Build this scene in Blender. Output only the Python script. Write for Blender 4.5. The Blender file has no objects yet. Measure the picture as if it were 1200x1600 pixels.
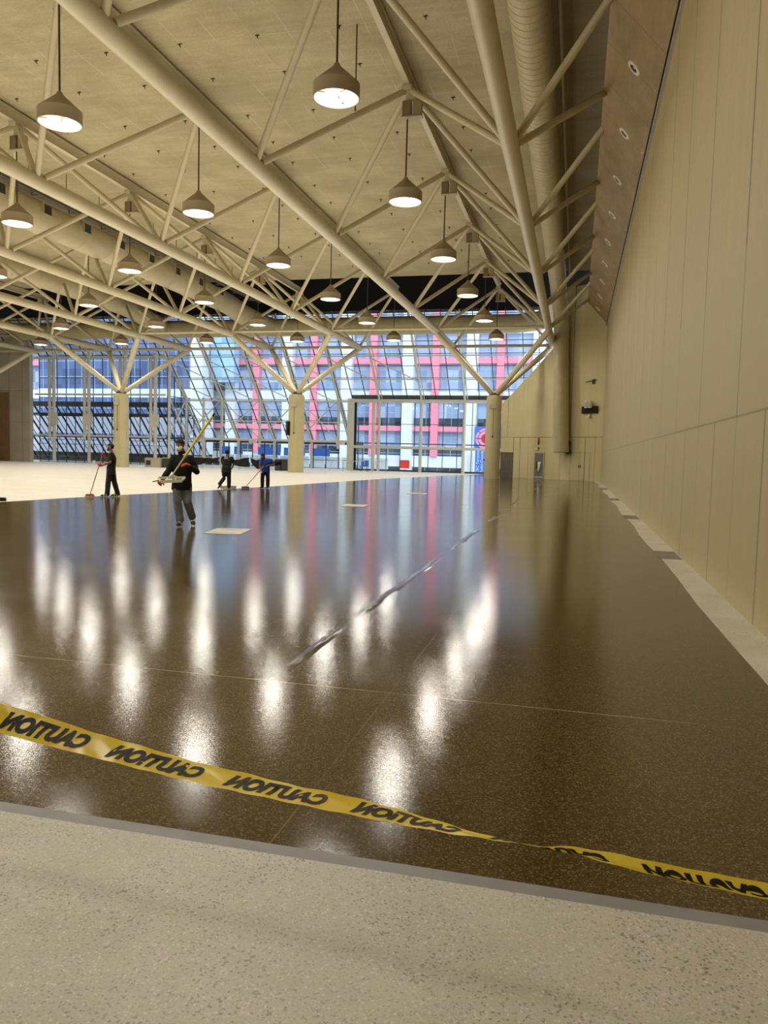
import bpy, bmesh, math, random
from mathutils import Vector, Matrix
random.seed(7)
S = bpy.context.scene
C = bpy.context.collection
V = Vector
PI = math.pi

# ------------------------------------------------------------------ helpers
def obj(name, bm, m, parent=None, smooth=False, loc=None, keep=False):
    if isinstance(bm, bmesh.types.BMesh):
        bmesh.ops.recalc_face_normals(bm, faces=bm.faces[:]) if not keep else None
        me = bpy.data.meshes.new(name); bm.to_mesh(me); bm.free()
    else:
        me = bm
    if m is not None and len(me.materials) == 0:
        me.materials.append(m)
    if smooth:
        try: me.shade_smooth()
        except Exception: pass
        if smooth == 'auto':
            me.set_sharp_from_angle(angle=math.radians(38))
    o = bpy.data.objects.new(name, me); C.objects.link(o)
    if loc is not None: o.location = loc
    if parent is not None: o.parent = parent
    return o

def tag(o, label, cat, group=None, kind=None):
    o['label'] = label; o['category'] = cat
    if group: o['group'] = group
    if kind: o['kind'] = kind
    return o

def thing(name, label, cat, loc=(0, 0, 0), group=None, rz=0):
    o = bpy.data.objects.new(name, None); C.objects.link(o)
    o.location = loc; o.rotation_euler = (0, 0, rz); o.empty_display_size = .2
    return tag(o, label, cat, group)

def struct(name, bm, m, parent=None, **k):
    o = obj(name, bm, m, parent, **k)
    if parent is None: o['kind'] = 'structure'
    return o

def dup(root, loc, label):
    r = root.copy(); C.objects.link(r); r.location = loc; r['label'] = label
    for ch in list(root.children):
        c = ch.copy(); C.objects.link(c); c.parent = r
        for g in list(ch.children):
            d = g.copy(); C.objects.link(d); d.parent = c
    return r

def NB(): return bmesh.new()

def box(bm, x0, x1, y0, y1, z0, z1, bev=0):
    M = Matrix.Translation(((x0+x1)/2, (y0+y1)/2, (z0+z1)/2)) @ Matrix.Diagonal((x1-x0, y1-y0, z1-z0, 1))
    r = bmesh.ops.create_cube(bm, size=1, matrix=M)
    if bev:
        es = list({e for v in r['verts'] for e in v.link_edges})
        bmesh.ops.bevel(bm, geom=es, offset=bev, segments=2, affect='EDGES')
    return bm

def frame(d, up=None):
    d = V(d).normalized()
    if up is None: up = V((0, 0, 1)) if abs(d.z) < .95 else V((0, 1, 0))
    a = d.cross(V(up)).normalized(); b = a.cross(d).normalized()
    return a, b

def loft(bm, pts, radii, n=14, side=None, cap=True):
    """tube through pts; radii: r or (ra, rb); side: fixed direction for ra"""
    rings = []; P = [V(p) for p in pts]
    for i, p in enumerate(P):
        d = (P[min(i+1, len(P)-1)] - P[max(i-1, 0)]).normalized()
        if side is not None:
            a = V(side); a = (a - d*a.dot(d)).normalized(); b = d.cross(a).normalized()
        else: a, b = frame(d)
        r = radii[i] if isinstance(radii, (list, tuple)) else radii
        ra, rb = r if isinstance(r, (list, tuple)) else (r, r)
        rings.append([bm.verts.new(p + a*ra*math.cos(2*PI*k/n) + b*rb*math.sin(2*PI*k/n)) for k in range(n)])
    for r0, r1 in zip(rings, rings[1:]):
        for k in range(n):
            bm.faces.new((r0[k], r0[(k+1) % n], r1[(k+1) % n], r1[k]))
    if cap:
        bm.faces.new(rings[0][::-1]); bm.faces.new(rings[-1])
    return bm

def tube(bm, p, q, r, n=14, r2=None): return loft(bm, [p, q], [r, r if r2 is None else r2], n)

def bar(bm, p, q, w, h, up=None):
    p, q = V(p), V(q); a, b = frame(q-p, up)
    vs = []
    for c in (p, q):
        vs.append([bm.verts.new(c + a*sx*w/2 + b*sy*h/2) for sx, sy in ((-1, -1), (1, -1), (1, 1), (-1, 1))])
    for k in range(4): bm.faces.new((vs[0][k], vs[0][(k+1) % 4], vs[1][(k+1) % 4], vs[1][k]))
    bm.faces.new(vs[0][::-1]); bm.faces.new(vs[1])
    return bm

def lathe(bm, prof, n=24, c=(0, 0, 0)):
    rings = []
    for r, z in prof:
        if r < 1e-5: rings.append([bm.verts.new((c[0], c[1], c[2]+z))])
        else: rings.append([bm.verts.new((c[0]+r*math.cos(2*PI*k/n), c[1]+r*math.sin(2*PI*k/n), c[2]+z)) for k in range(n)])
    for a, b in zip(rings, rings[1:]):
        for k in range(n):
            k2 = (k+1) % n
            if len(a) == 1 and len(b) > 1: bm.faces.new((a[0], b[k], b[k2]))
            elif len(b) == 1 and len(a) > 1: bm.faces.new((a[k], a[k2], b[0]))
            elif len(a) > 1: bm.faces.new((a[k], a[k2], b[k2], b[k]))
    return bm

def poly(bm, pts): return bm.faces.new([bm.verts.new(p) for p in pts])

def slab(pts, z1=0.0, z0=-.25):
    bm = NB()
    a = [bm.verts.new((x, y, z1)) for x, y in pts]; b = [bm.verts.new((x, y, z0)) for x, y in pts]
    bm.faces.new(a); bm.faces.new(b[::-1])
    for i in range(len(a)):
        j = (i+1) % len(a); bm.faces.new((a[i], b[i], b[j], a[j]))
    return bm

def ball(bm, c, r, seg=12):
    rx, ry, rz = r if isinstance(r, (tuple, list)) else (r, r, r)
    bmesh.ops.create_uvsphere(bm, u_segments=seg, v_segments=max(6, seg*2//3), radius=1,
                              matrix=Matrix.Translation(c) @ Matrix.Diagonal((rx, ry, rz, 1)))
    return bm

def textmesh(cu):
    to = bpy.data.objects.new('txt', cu); C.objects.link(to)
    dg = bpy.context.evaluated_depsgraph_get(); m = bpy.data.meshes.new_from_object(to.evaluated_get(dg))
    bpy.data.objects.remove(to); m.materials.clear(); return m

def remesh(name, bm, vox, smooth=4):
    """fuse overlapping shapes into one continuous surface"""
    bmesh.ops.recalc_face_normals(bm, faces=bm.faces[:])
    me = bpy.data.meshes.new(name+'_src'); bm.to_mesh(me); bm.free()
    o = bpy.data.objects.new(name+'_src', me); C.objects.link(o)
    md = o.modifiers.new('r', 'REMESH'); md.mode = 'VOXEL'; md.voxel_size = vox
    if smooth:
        ms = o.modifiers.new('s', 'SMOOTH'); ms.iterations = smooth; ms.factor = .5
    dg = bpy.context.evaluated_depsgraph_get()
    res = bpy.data.meshes.new_from_object(o.evaluated_get(dg))
    bpy.data.objects.remove(o); bpy.data.meshes.remove(me)
    res.name = name; res.materials.clear()
    return res

# ------------------------------------------------------------------ materials
def lin(c):
    return tuple(((x/255)/12.92 if x/255 <= .04045 else ((x/255+.055)/1.055)**2.4) for x in c) + (1,)

class NT:
    def __init__(s, name):
        s.m = bpy.data.materials.new(name); s.m.use_nodes = True
        s.t = s.m.node_tree; s.t.nodes.clear()
        s.out = s.n('ShaderNodeOutputMaterial')
    def n(s, typ, **k):
        x = s.t.nodes.new(typ)
        for a, b in k.items(): setattr(x, a, b)
        return x
    def l(s, a, b): s.t.links.new(a, b)
    def set(s, sock, v):
        if hasattr(v, 'is_output') or isinstance(v, bpy.types.NodeSocket): s.l(v, sock)
        else: sock.default_value = v
    def coord(s, scale=(1, 1, 1), kind='Object'):
        c = s.n('ShaderNodeTexCoord'); mp = s.n('ShaderNodeMapping')
        mp.inputs['Scale'].default_value = scale
        s.l(c.outputs[kind], mp.inputs[0]); return mp.outputs[0]
    def noise(s, vec, scale=5, detail=3, rough=.5):
        x = s.n('ShaderNodeTexNoise'); s.l(vec, x.inputs['Vector'])
        x.inputs['Scale'].default_value = scale; x.inputs['Detail'].default_value = detail
        x.inputs['Roughness'].default_value = rough; return x.outputs[0]
    def vor(s, vec, scale=5, out='Distance', feat='F1'):
        x = s.n('ShaderNodeTexVoronoi', feature=feat); s.l(vec, x.inputs['Vector'])
        x.inputs['Scale'].default_value = scale; return x.outputs[out]
    def ramp(s, fac, stops, interp='LINEAR'):
        x = s.n('ShaderNodeValToRGB'); e = x.color_ramp.elements; x.color_ramp.interpolation = interp
        while len(e) < len(stops): e.new(.5)
        for k, (p, c) in enumerate(stops):
            e[k].position = p; e[k].color = c if isinstance(c, tuple) else (c, c, c, 1)
        s.l(fac, x.inputs[0]); return x.outputs[0]
    def math(s, op, a, b=None, c=None):
        x = s.n('ShaderNodeMath', operation=op); s.set(x.inputs[0], a)
        if b is not None: s.set(x.inputs[1], b)
        if c is not None: s.set(x.inputs[2], c)
        return x.outputs[0]
    def mix(s, fac, a, b, mode='MIX'):
        x = s.n('ShaderNodeMix', data_type='RGBA', blend_type=mode)
        s.set(x.inputs[0], fac); s.set(x.inputs[6], a); s.set(x.inputs[7], b); return x.outputs[2]
    def xyz(s, vec):
        x = s.n('ShaderNodeSeparateXYZ'); s.l(vec, x.inputs[0]); return x.outputs
    def line(s, coord, period, width, off=0.0):
        """1 on thin lines every period"""
        a = s.math('ADD', coord, off + 1000*period)
        a = s.math('MODULO', a, period)
        a = s.math('SUBTRACT', a, period/2); a = s.math('ABSOLUTE', a)
        return s.math('LESS_THAN', a, width/2)
    def bump(s, h, strength=.3, dist=.01, nrm=None):
        x = s.n('ShaderNodeBump'); x.inputs['Strength'].default_value = strength
        x.inputs['Distance'].default_value = dist; s.l(h, x.inputs['Height'])
        if nrm is not None: s.l(nrm, x.inputs['Normal'])
        return x.outputs[0]
    def pbr(s, col, rough=.6, metal=0, nrm=None, **k):
        b = s.n('ShaderNodeBsdfPrincipled'); s.set(b.inputs['Base Color'], col)
        s.set(b.inputs['Roughness'], rough); s.set(b.inputs['Metallic'], metal)
        if nrm is not None: s.l(nrm, b.inputs['Normal'])
        for a, v in k.items(): s.set(b.inputs[a.replace('_', ' ')], v)
        s.l(b.outputs[0], s.out.inputs[0]); s.b = b
        return s.m

def paint(name, rgb, rough=.5, var=.12, scale=3., bump=.0, metal=0, bs=40, **k):
    t = NT(name); v = t.coord()
    c = lin(rgb); d = tuple(x*(1-var*2) for x in c[:3]) + (1,)
    col = t.ramp(t.noise(v, scale, 4), [(.3, d), (.7, c)])
    nrm = t.bump(t.noise(v, bs, 3), bump, .01) if bump else None
    return t.pbr(col, rough, metal, nrm, **k)

def emit(name, rgb, st):
    t = NT(name); e = t.n('ShaderNodeEmission'); e.inputs[0].default_value = rgb + (1,); e.inputs[1].default_value = st
    t.l(e.outputs[0], t.out.inputs[0]); return t.m

M = {}
M['steel'] = paint('cream_painted_steel', (190, 178, 144), .42, .06, 1.5)
M['duct'] = paint('cream_duct_metal', (184, 171, 134), .5, .07, 2.)
M['dark'] = paint('matt_black', (6, 6, 7), .8, .1)
M['darkgrey'] = paint('dark_grey_metal', (52, 48, 44), .5, .1)
M['white_frame'] = paint('white_painted_frame', (208, 204, 190), .4, .05)
M['mullion'] = paint('dark_mullion', (52, 56, 62), .4, .1)
M['shade'] = paint('taupe_lamp_shade', (150, 134, 104), .45, .05)
M['reflector'] = paint('white_reflector', (245, 238, 225), .35, .02)
M['bulb'] = emit('hot_bulb', (1, .95, .86), 3.5)
M['rod'] = paint('brown_rod', (70, 58, 40), .5, .1)
M['grey_seal'] = paint('grey_edge_strip', (140, 140, 140), .5, .08, 8)
M['concrete'] = paint('grey_concrete', (176, 168, 150), .8, .1, .6, .15)
M['brown'] = paint('brown_door_paint', (128, 98, 62), .6, .08)
M['ltgrey'] = paint('light_grey_plastic', (178, 176, 170), .5, .04)
M['white'] = paint('white_plastic', (232, 230, 222), .45, .03)
M['red'] = paint('red_paint', (205, 32, 30), .45, .05)
M['pink'] = paint('coral_red_cladding', (255, 150, 174), .5, .05)
M['offwhite'] = paint('white_cladding', (232, 242, 248), .55, .04, .5)
M['bluesign'] = paint('blue_sign', (60, 120, 210), .5, .03)
M['door_grey'] = paint('grey_door_paint', (122, 116, 106), .5, .06)

# wall panels with butt joints
def wall_mat(name, rgb, across, period=2.44, seam_z=2.13, two=True, dirt=.05, shadow_z=None):
    t = NT(name); v = t.coord(); X = t.xyz(v); a = X[across]; z = X[2]
    c = lin(rgb)
    nv = t.noise(t.coord((.25, .25, .08)), 1.0, 4)
    col = t.ramp(nv, [(.3, tuple(q*(1-2*dirt) for q in c[:3])+(1,)), (.7, c)])
    # streaky vertical tone between boards
    st = t.noise(t.coord((3.0, 3.0, .03)), 1.3, 4, .7)
    col = t.mix(.16, col, t.ramp(st, [(.35, .45), (.65, .95)]), 'MULTIPLY')
    fine = t.noise(v, 25, 4)
    col = t.mix(.12, col, t.ramp(fine, [(.35, .4), (.65, 1.)]), 'MULTIPLY')
    lo = t.math('LESS_THAN', z, seam_z)
    l1 = t.line(a, period, .055, 1.67); l2 = t.line(a, period/2, .04, .97)
    up = t.math('MULTIPLY', t.line(a, period, .045, .27), t.math('SUBTRACT', 1.0, lo))
    dn = t.math('MULTIPLY', t.math('MAXIMUM', l1, t.math('MULTIPLY', l2, .55)), lo)
    hz = t.math('LESS_THAN', t.math('ABSOLUTE', t.math('SUBTRACT', z, seam_z)), .014)
    hz2 = t.math('LESS_THAN', t.math('ABSOLUTE', t.math('SUBTRACT', z, seam_z*3.2)), .006)
    sm = t.math('MAXIMUM', t.math('MAXIMUM', up, dn), t.math('MAXIMUM', t.math('MULTIPLY', hz, .8), t.math('MULTIPLY', hz2, .3)))
    fade = t.ramp(t.noise(t.coord((.5, .5, .15)), 1.7, 2), [(.3, .5), (.55, 1.)])
    sm = t.math('MULTIPLY', sm, fade)
    col = t.mix(sm, col, tuple(q*.07 for q in c[:3])+(1,))
    if shadow_z:  # shade on the lower wall, painted into the colour below a set height
        k = t.math('LESS_THAN', z, shadow_z)
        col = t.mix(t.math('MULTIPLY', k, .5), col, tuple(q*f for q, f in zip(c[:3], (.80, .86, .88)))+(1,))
    return t.pbr(col, .62, 0, t.bump(fine, .1, .004))
M['wall'] = wall_mat('beige_wall_panels', (194, 177, 131), 1, 2.82, 2.13, shadow_z=4.05)
M['endwall'] = wall_mat('beige_end_wall', (214, 200, 152), 0, 6.3, 3.2)
M['wall_unseen'] = paint('beige_plaster', (200, 184, 145), .7, .05)

# soffit boards
t = NT('brown_soffit_board'); v = t.coord(); X = t.xyz(v)
c1, c2 = lin((172, 146, 100)), lin((142, 118, 78))
col = t.ramp(t.noise(t.coord((1, .6, 1)), 1.2, 6, .65), [(.3, c2), (.7, c1)])
col = t.mix(.25, col, t.ramp(t.noise(t.coord((3, .15, 3)), 6, 5), [(.3, .5), (.7, 1.)]), 'MULTIPLY')
sk = t.math('ADD', X[1], t.math('MULTIPLY', X[0], .0))
col = t.mix(t.math('MULTIPLY', t.line(sk, 2.11, .02), .75), col, (.02, .014, .008, 1))
M['soffit'] = t.pbr(col, .55)

# ceiling boards: faint grid
t = NT('ceiling_boards'); v = t.coord(); X = t.xyz(v)
c1, c2 = lin((186, 173, 136)), lin((164, 151, 116))
col = t.ramp(t.noise(v, .5, 5, .6), [(.3, c2), (.7, c1)])
col = t.mix(.3, col, t.ramp(t.noise(t.coord((.4, 2.2, 1)), 1.6, 5, .7), [(.35, .55), (.65, 1.)]), 'MULTIPLY')
col = t.mix(.16, col, t.ramp(t.noise(v, 14, 3), [(.4, .3), (.6, 1.)]), 'MULTIPLY')
ln = t.math('MAXIMUM', t.line(X[0], 1.22, .022), t.line(X[1], 2.44, .018))
ln = t.math('MULTIPLY', ln, t.ramp(t.noise(v, .7, 2), [(.42, .0), (.6, .4)]))
col = t.mix(ln, col, lin((222, 210, 176)))
M['ceiling'] = t.pbr(col, .8)

# wet ground-and-polished terrazzo
t = NT('wet_terrazzo'); v = t.coord(); X = t.xyz(v)
big = t.noise(v, .35, 4, .6)
sp = t.vor(v, 150, 'Color')
spv = t.n('ShaderNodeSeparateColor'); t.l(sp, spv.inputs[0])
agg = t.ramp(spv.outputs[0], [(0, lin((44, 35, 17))), (.5, lin((76, 62, 32))), (.85, lin((108, 91, 54))), (.97, lin((148, 134, 98)))])
fn = t.noise(v, 160, 2)
agg = t.mix(.5, agg, t.ramp(fn, [(.35, .25), (.65, 1.)]), 'MULTIPLY')
col = t.mix(.34, agg, t.ramp(big, [(.3, lin((70, 56, 27))), (.7, lin((110, 91, 52)))]))
# pale saw cuts across and along
wob = t.math('MULTIPLY', t.math('SUBTRACT', t.noise(v, .8, 2), .5), .02)
yy = t.math('ADD', X[1], wob)
cut = t.math('LESS_THAN', t.math('ABSOLUTE', t.math('SUBTRACT', t.math('MODULO', t.math('ADD', yy, 4.15), 9.1), 0.0)), .007)
cut = t.math('LESS_THAN', t.math('ABSOLUTE', t.math('SUBTRACT', t.math('MODULO', yy, 9.0), 4.93)), .006)
cx = t.math('LESS_THAN', t.math('ABSOLUTE', t.math('SUBTRACT', X[0], -1.15)), .004)
brk = t.ramp(t.noise(v, 1.3, 2), [(.35, .1), (.55, .7)])
col = t.mix(t.math('MULTIPLY', t.math('MAXIMUM', cut, t.math('MULTIPLY', cx, .4)), brk), col, lin((176, 158, 124)))
# construction joint with a wet ridge at X about -2
wv = t.math('MULTIPLY', t.math('SUBTRACT', t.noise(t.coord((1, .5, 1)), 1.0, 3), .5), .22)
jx = t.math('ABSOLUTE', t.math('ADD', t.math('ADD', X[0], 2.02), wv))
ridge = t.ramp(jx, [(0, 1.), (.02, .8), (.055, 0.)])
gate = t.ramp(t.noise(t.coord((.2, .33, 1)), 1.4, 2), [(.40, 0.), (.55, 1.)])
ridge = t.math('MULTIPLY', t.math('MULTIPLY', ridge, gate), t.math('GREATER_THAN', X[1], 5.3))
col = t.mix(t.math('MULTIPLY', ridge, .7), col, lin((30, 22, 12)))
rg = t.ramp(t.noise(t.coord((.5, 1.6, 1)), .8, 5, .65), [(.3, .065), (.7, .125)])
n1 = t.bump(t.noise(v, 140, 2), .16, .0018)
n2 = t.bump(t.noise(t.coord((.7, 2.6, 1)), 1.2, 4), .028, .02, n1)
n4 = t.bump(t.noise(t.coord((.3, 3.2, 1)), 1.0, 4, .6), .035, .012, n2)
n3 = t.bump(ridge, .5, .02, n4)
M['wet'] = t.pbr(col, rg, 0, n3, IOR=1.42, Specular_IOR_Level=.34)

# dry ground terrazzo concrete
def dry(name, a, b, rough=.5, dark=(112, 102, 88), streak=False):
    t = NT(name); v = t.coord()
    col = t.ramp(t.noise(v, 1.3, 5, .6), [(.3, lin(b)), (.7, lin(a))])
    s1 = t.n('ShaderNodeSeparateColor'); t.l(t.vor(v, 130, 'Color'), s1.inputs[0])
    sp = t.ramp(s1.outputs[0], [(.0, 0.), (.83, 0.), (.9, .55), (1., .8)])
    patch = t.ramp(t.noise(v, 2.2, 3), [(.4, .35), (.65, 1.)])
    col = t.mix(t.math('MULTIPLY', sp, patch), col, lin(dark))
    sp2 = t.ramp(s1.outputs[1], [(.0, 0.), (.9, 0.), (.95, .5)])
    col = t.mix(sp2, col, lin((236, 226, 204)))
    col = t.mix(.3, col, t.ramp(t.noise(v, 130, 3), [(.35, .5), (.65, 1.)]), 'MULTIPLY')
    if streak:
        col = t.mix(.45, col, t.ramp(t.noise(t.coord((.12, .9, 1)), 1.2, 5, .65), [(.3, .72), (.65, 1.)]), 'MULTIPLY')
        s = t.ramp(t.noise(v, .25, 2), [(.4, 0.), (.6, 1.)])
    return t.pbr(col, rough, 0, t.bump(t.noise(v, 90, 2), .12, .003))
M['dry'] = dry('dry_terrazzo', (206, 202, 192), (186, 181, 168), dark=(96, 92, 86))
M['dry_far'] = dry('dry_floor_far', (246, 242, 230), (236, 228, 208), .45, (210, 196, 166), True)
M['dry_strip'] = dry('dry_wall_strip', (222, 216, 200), (200, 193, 174), .6, (140, 130, 110))

# thin glass
def glass(name, tint, refl=.12):
    t = NT(name)
    tr = t.n('ShaderNodeBsdfTransparent'); tr.inputs[0].default_value = tint
    gl = t.n('ShaderNodeBsdfGlossy'); gl.inputs['Roughness'].default_value = .03
    lw = t.n('ShaderNodeLayerWeight'); lw.inputs[0].default_value = .25
    mx = t.n('ShaderNodeMixShader'); f = t.math('MULTIPLY_ADD', lw.outputs[0], .6, refl*.4)
    t.l(f, mx.inputs[0]); t.l(tr.outputs[0], mx.inputs[1]); t.l(gl.outputs[0], mx.inputs[2])
    t.l(mx.outputs[0], t.out.inputs[0]); return t.m
M['glass'] = glass('window_glass', (.86, .93, .98, 1))
t = NT('frosted_panel'); df = t.n('ShaderNodeBsdfDiffuse'); df.inputs[0].default_value = lin((225, 232, 240)); tl = t.n('ShaderNodeBsdfTranslucent'); tl.inputs[0].default_value = lin((225, 232, 240))
mx = t.n('ShaderNodeMixShader'); mx.inputs[0].default_value = .6; t.l(df.outputs[0], mx.inputs[1]); t.l(tl.outputs[0], mx.inputs[2]); t.l(mx.outputs[0], t.out.inputs[0]); M['frost'] = t.m
M['pane_dark'] = glass('low_window_glass', (.72, .80, .88, 1))

# office windows outside (grid of panes)
def officewin(name, base, hi, pw=1.4, ph=1.6, glow=.0):
    t = NT(name); v = t.coord(); X = t.xyz(v)
    g = t.math('MAXIMUM', t.line(X[0], pw, .07), t.line(X[2], ph, .07))
    cell = t.n('ShaderNodeTexWhiteNoise')
    cb = t.n('ShaderNodeCombineXYZ')
    t.l(t.math('FLOOR', t.math('DIVIDE', X[0], pw)), cb.inputs[0]); t.l(t.math('FLOOR', t.math('DIVIDE', X[2], ph)), cb.inputs[2])
    t.l(cb.outputs[0], cell.inputs['Vector'])
    f = t.math('ADD', t.math('MULTIPLY', cell.outputs[0], .55), t.math('MULTIPLY', t.noise(v, .25, 4), .6))
    col = t.ramp(f, [(.2, lin(base)), (.95, lin(hi))])
    col = t.mix(g, col, lin((176, 190, 205)))
    return t.pbr(col, .25)
M['win_blue'] = officewin('office_glass_blue', (120, 148, 192), (188, 212, 240))
M['win_navy'] = officewin('office_glass_navy', (52, 70, 108), (96, 122, 170), 2.1, 2.2)
M['win_sky'] = officewin('office_glass_pale', (110, 170, 225), (175, 215, 245), 2.2, 2.4)
M['win_low'] = officewin('street_windows', (30, 40, 54), (90, 112, 135), 1.7, 1.2)

# ------------------------------------------------------------------ camera
R3 = ((.9701, .2423, .0246-.0), )
def cam():
    f = 1200.
    Y = V((300, 83, -f)).normalized(); H = V((1, -.0245, 0))
    Z = H.cross(Y).normalized(); Xv = Y.cross(Z)
    Rm = Matrix((Xv, Y, Z))          # world = Rm @ cam
    cd = bpy.data.cameras.new('camera'); cd.sensor_fit = 'HORIZONTAL'; cd.sensor_width = 36; cd.lens = 36
    cd.clip_end = 600; cd.clip_start = .05
    o = bpy.data.objects.new('camera', cd); C.objects.link(o)
    o.matrix_world = Matrix.Translation((0, 0, 1.6)) @ Rm.to_4x4()
    S.camera = o
    return Rm
RM = cam()
def px(p):
    c = RM.transposed() @ (V(p) - V((0, 0, 1.6)))
    if c.z > -.1: return None
    return (600 + 1200*c.x/-c.z, 800 - 1200*c.y/-c.z)
def seen(p, m=60):
    q = px(p); return q is not None and -m < q[0] < 1200+m and -m < q[1] < 1600+m

# ------------------------------------------------------------------ layout
WX = 1.77                      # right wall plane
MOD = 7.75
CX = [-2.15 - MOD*k for k in range(7)]         # bottom tubes
CZ = 10.3
NY = [61.5 - 7.8*j for j in range(9)]          # bottom nodes
TX = [-6.03 - MOD*k for k in range(6)]         # top beams
TZ = 13.95
TY = [57.5 - 7.8*j for j in range(8)]          # top nodes
ordn = ['first', 'second', 'third', 'fourth', 'fifth', 'sixth', 'seventh', 'eighth', 'ninth', 'tenth', 'eleventh', 'twelfth']

# floor
edge = [(-15.7, 2.84), (-15.75, 12), (-15.6, 18), (-15.35, 20.5), (-15.1, 22.3), (-14.55, 25), (-14.05, 28), (-13.7, 31), (-13.4, 33.9), (-12.8, 41), (-12.1, 48.8), (-11.1, 55), (-10.0, 61.8), (-8.9, 66), (-8.0, 70.6)]
strip = [(WX-.36+.05*math.sin(i*1.7)*(.3+i/20), 2.84+ (57.2-2.84)*i/26) for i in range(27)]
struct('floor', slab([(-62, -12), (WX+.2, -12), (WX+.2, 2.765), (-62, 2.765)]), M['dry'])
struct('trim_1', slab([(-62, 2.765), (WX+.2, 2.765), (WX+.2, 2.84), (-62, 2.84)]), M['grey_seal'])
wet = edge + [(-6.0, 70.6), (-5.9, 64.2)] + [(strip[-1][0], 57.9)] + strip[::-1][1:]
bw = NB()
vs = [bw.verts.new((x, y, 0)) for x, y in wet]; fc = bw.faces.new(vs)
bmesh.ops.triangulate(bw, faces=[fc])
struct('floor', bw, M['wet'])
struct('floor', slab([(-62, 2.84)] + edge + [(-6.0, 70.6), (-6., 76), (-62, 76)]), M['dry_far'])
struct('floor', slab(strip[:-1] + [(strip[-1][0], 57.9), (WX+.2, 57.9), (WX+.2, 2.84)]), M['dry_strip'])
# dark grates in the wall strip
for i, (y0, y1) in enumerate([(13.25, 14.35), (21.9, 23.3), (31.5, 33.2), (42.5, 45)]):
    b = NB(); box(b, WX-.40, WX-.02, y0, y1, .0, .004)
    for k in range(6): box(b, WX-.40, WX-.02, y0+(y1-y0)*(k+.35)/6, y0+(y1-y0)*(k+.5)/6, .004, .009)
    tag(obj('floor_grate', b, paint('grate_grey', (150, 144, 128), .6)), f'grey grate patch in the pale strip along the right wall, {ordn[i]} from the camera', 'grate', 'grates along the right wall')

# bare floor box covers
for i, (cx, cy, w, l, a) in enumerate([(-6.62, 13.95, .72, 1.05, .2), (-6.55, 22.7, .75, 1.0, .1), (-6.35, 31.3, .8, 1.1, .1)]):
    b = NB(); box(b, -w/2, w/2, -l/2, l/2, 0, .006)
    o = obj('floor_box_cover', b, M['dry_strip'], loc=(cx, cy, .001)); o.rotation_euler.z = a
    for q in (-.3, .27):
        bb = NB(); box(bb, -w*.3, w*.3, l*q, l*(q+.03), .006, .009); obj('lid_seam', bb, M['grey_seal'], o)
    tag(o, ['pale square floor cover in the wet floor beside the man with the yellow pole', 'pale square floor cover, middle one of the three in the wet floor', 'pale square floor cover farthest away in the wet floor'][i], 'floor cover', 'floor covers')

# walls
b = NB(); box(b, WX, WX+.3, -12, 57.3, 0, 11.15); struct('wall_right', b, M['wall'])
b = NB(); box(b, -62, WX+.3, -12.3, -12, 0, 14.5); struct('wall_front', b, M['wall_unseen'])
b = NB(); box(b, -62.3, -62, -12, 66, 0, 14.5); struct('wall_left', b, M['wall_unseen'])
# oblique end wall, own frame: x along wall from right corner to left, z up
EA, EB = V((WX, 57.2, 0)), V((-6.0, 63.3, 0))
ed = (EB-EA).normalized(); erot = math.atan2(ed.y, ed.x)
def endobj(o): o.location = EA; o.rotation_euler = (0, 0, erot); return o
b = NB()
ss = [(0, 0), (8.47, 0), (8.47, 2.0), (9.86, 2.0), (9.86, 5.9), (9.4, 6.25), (7.0, 8.1), (4.6, 10.05), (3.9, 10.6), (3.7, 14.2), (0, 14.2)]
lo = [b.verts.new((x, 0, z)) for x, z in ss]; hi = [b.verts.new((x, -.3, z)) for x, z in ss]
b.faces.new(lo); b.faces.new(hi[::-1])
for i in range(len(lo)):
    j = (i+1) % len(lo); b.faces.new((lo[i], hi[i], hi[j], lo[j]))
endobj(struct('wall_back', b, M['endwall']))
# local +y faces the camera?  direction towards the camera from the wall
en = V((-ed.y, ed.x, 0)); sgn = 1 if en.y < 0 else -1      # local y sign that points to the hall
def ebox(b, x0, x1, z0, z1, d0, d1, bev=0):
    y0, y1 = sorted((sgn*d0, sgn*d1)); return box(b, x0, x1, y0, y1, z0, z1, bev)
b = NB()
for k in range(14): ebox(b, 8.5+k*.1, 8.57+k*.1, 0, 2.0, -.12, -.06)
ebox(b, 8.48, 9.86, 0, 2.0, -.2, -.12)
endobj(struct('door_1', b, paint('shutter_grey', (118, 108, 92), .5, .08)))
d2 = NB(); ebox(d2, 5.3, 6.17, 0, 1.98, .005, .05); d2 = endobj(struct('door_2', d2, M['door_grey']))
b = NB(); ebox(b, 5.24, 5.3, 0, 2.04, 0, .07); ebox(b, 6.17, 6.23, 0, 2.04, 0, .07); ebox(b, 5.24, 6.23, 1.98, 2.04, 0, .07); obj('door_frame', b, M['endwall'], d2)
b = NB(); ebox(b, 5.34, 6.1, .04, .2, .05, .065); obj('kick_plate', b, M['ltgrey'], d2)
b = NB(); ebox(b, 5.9, 6.03, .85, .9, .05, .12, .01); obj('door_handle', b, M['dark'], d2)
b = NB()
for x0, x1, z0, z1 in ((1.0, 1.02, 0, 2.05), (2.75, 2.77, 0, 2.05), (1.0, 2.77, 2.03, 2.05), (1.87, 1.885, 0, 2.03)): ebox(b, x0, x1, z0, z1, .0, .012)
d3 = endobj(struct('door_3', b, paint('door_gap_shadow', (110, 96, 62), .7)))
b = NB(); ebox(b, 1.02, 1.87, .01, 2.03, 0, .01); ebox(b, 1.885, 2.75, .01, 2.03, 0, .01); obj('door_leaf', b, M['endwall'], d3)
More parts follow.
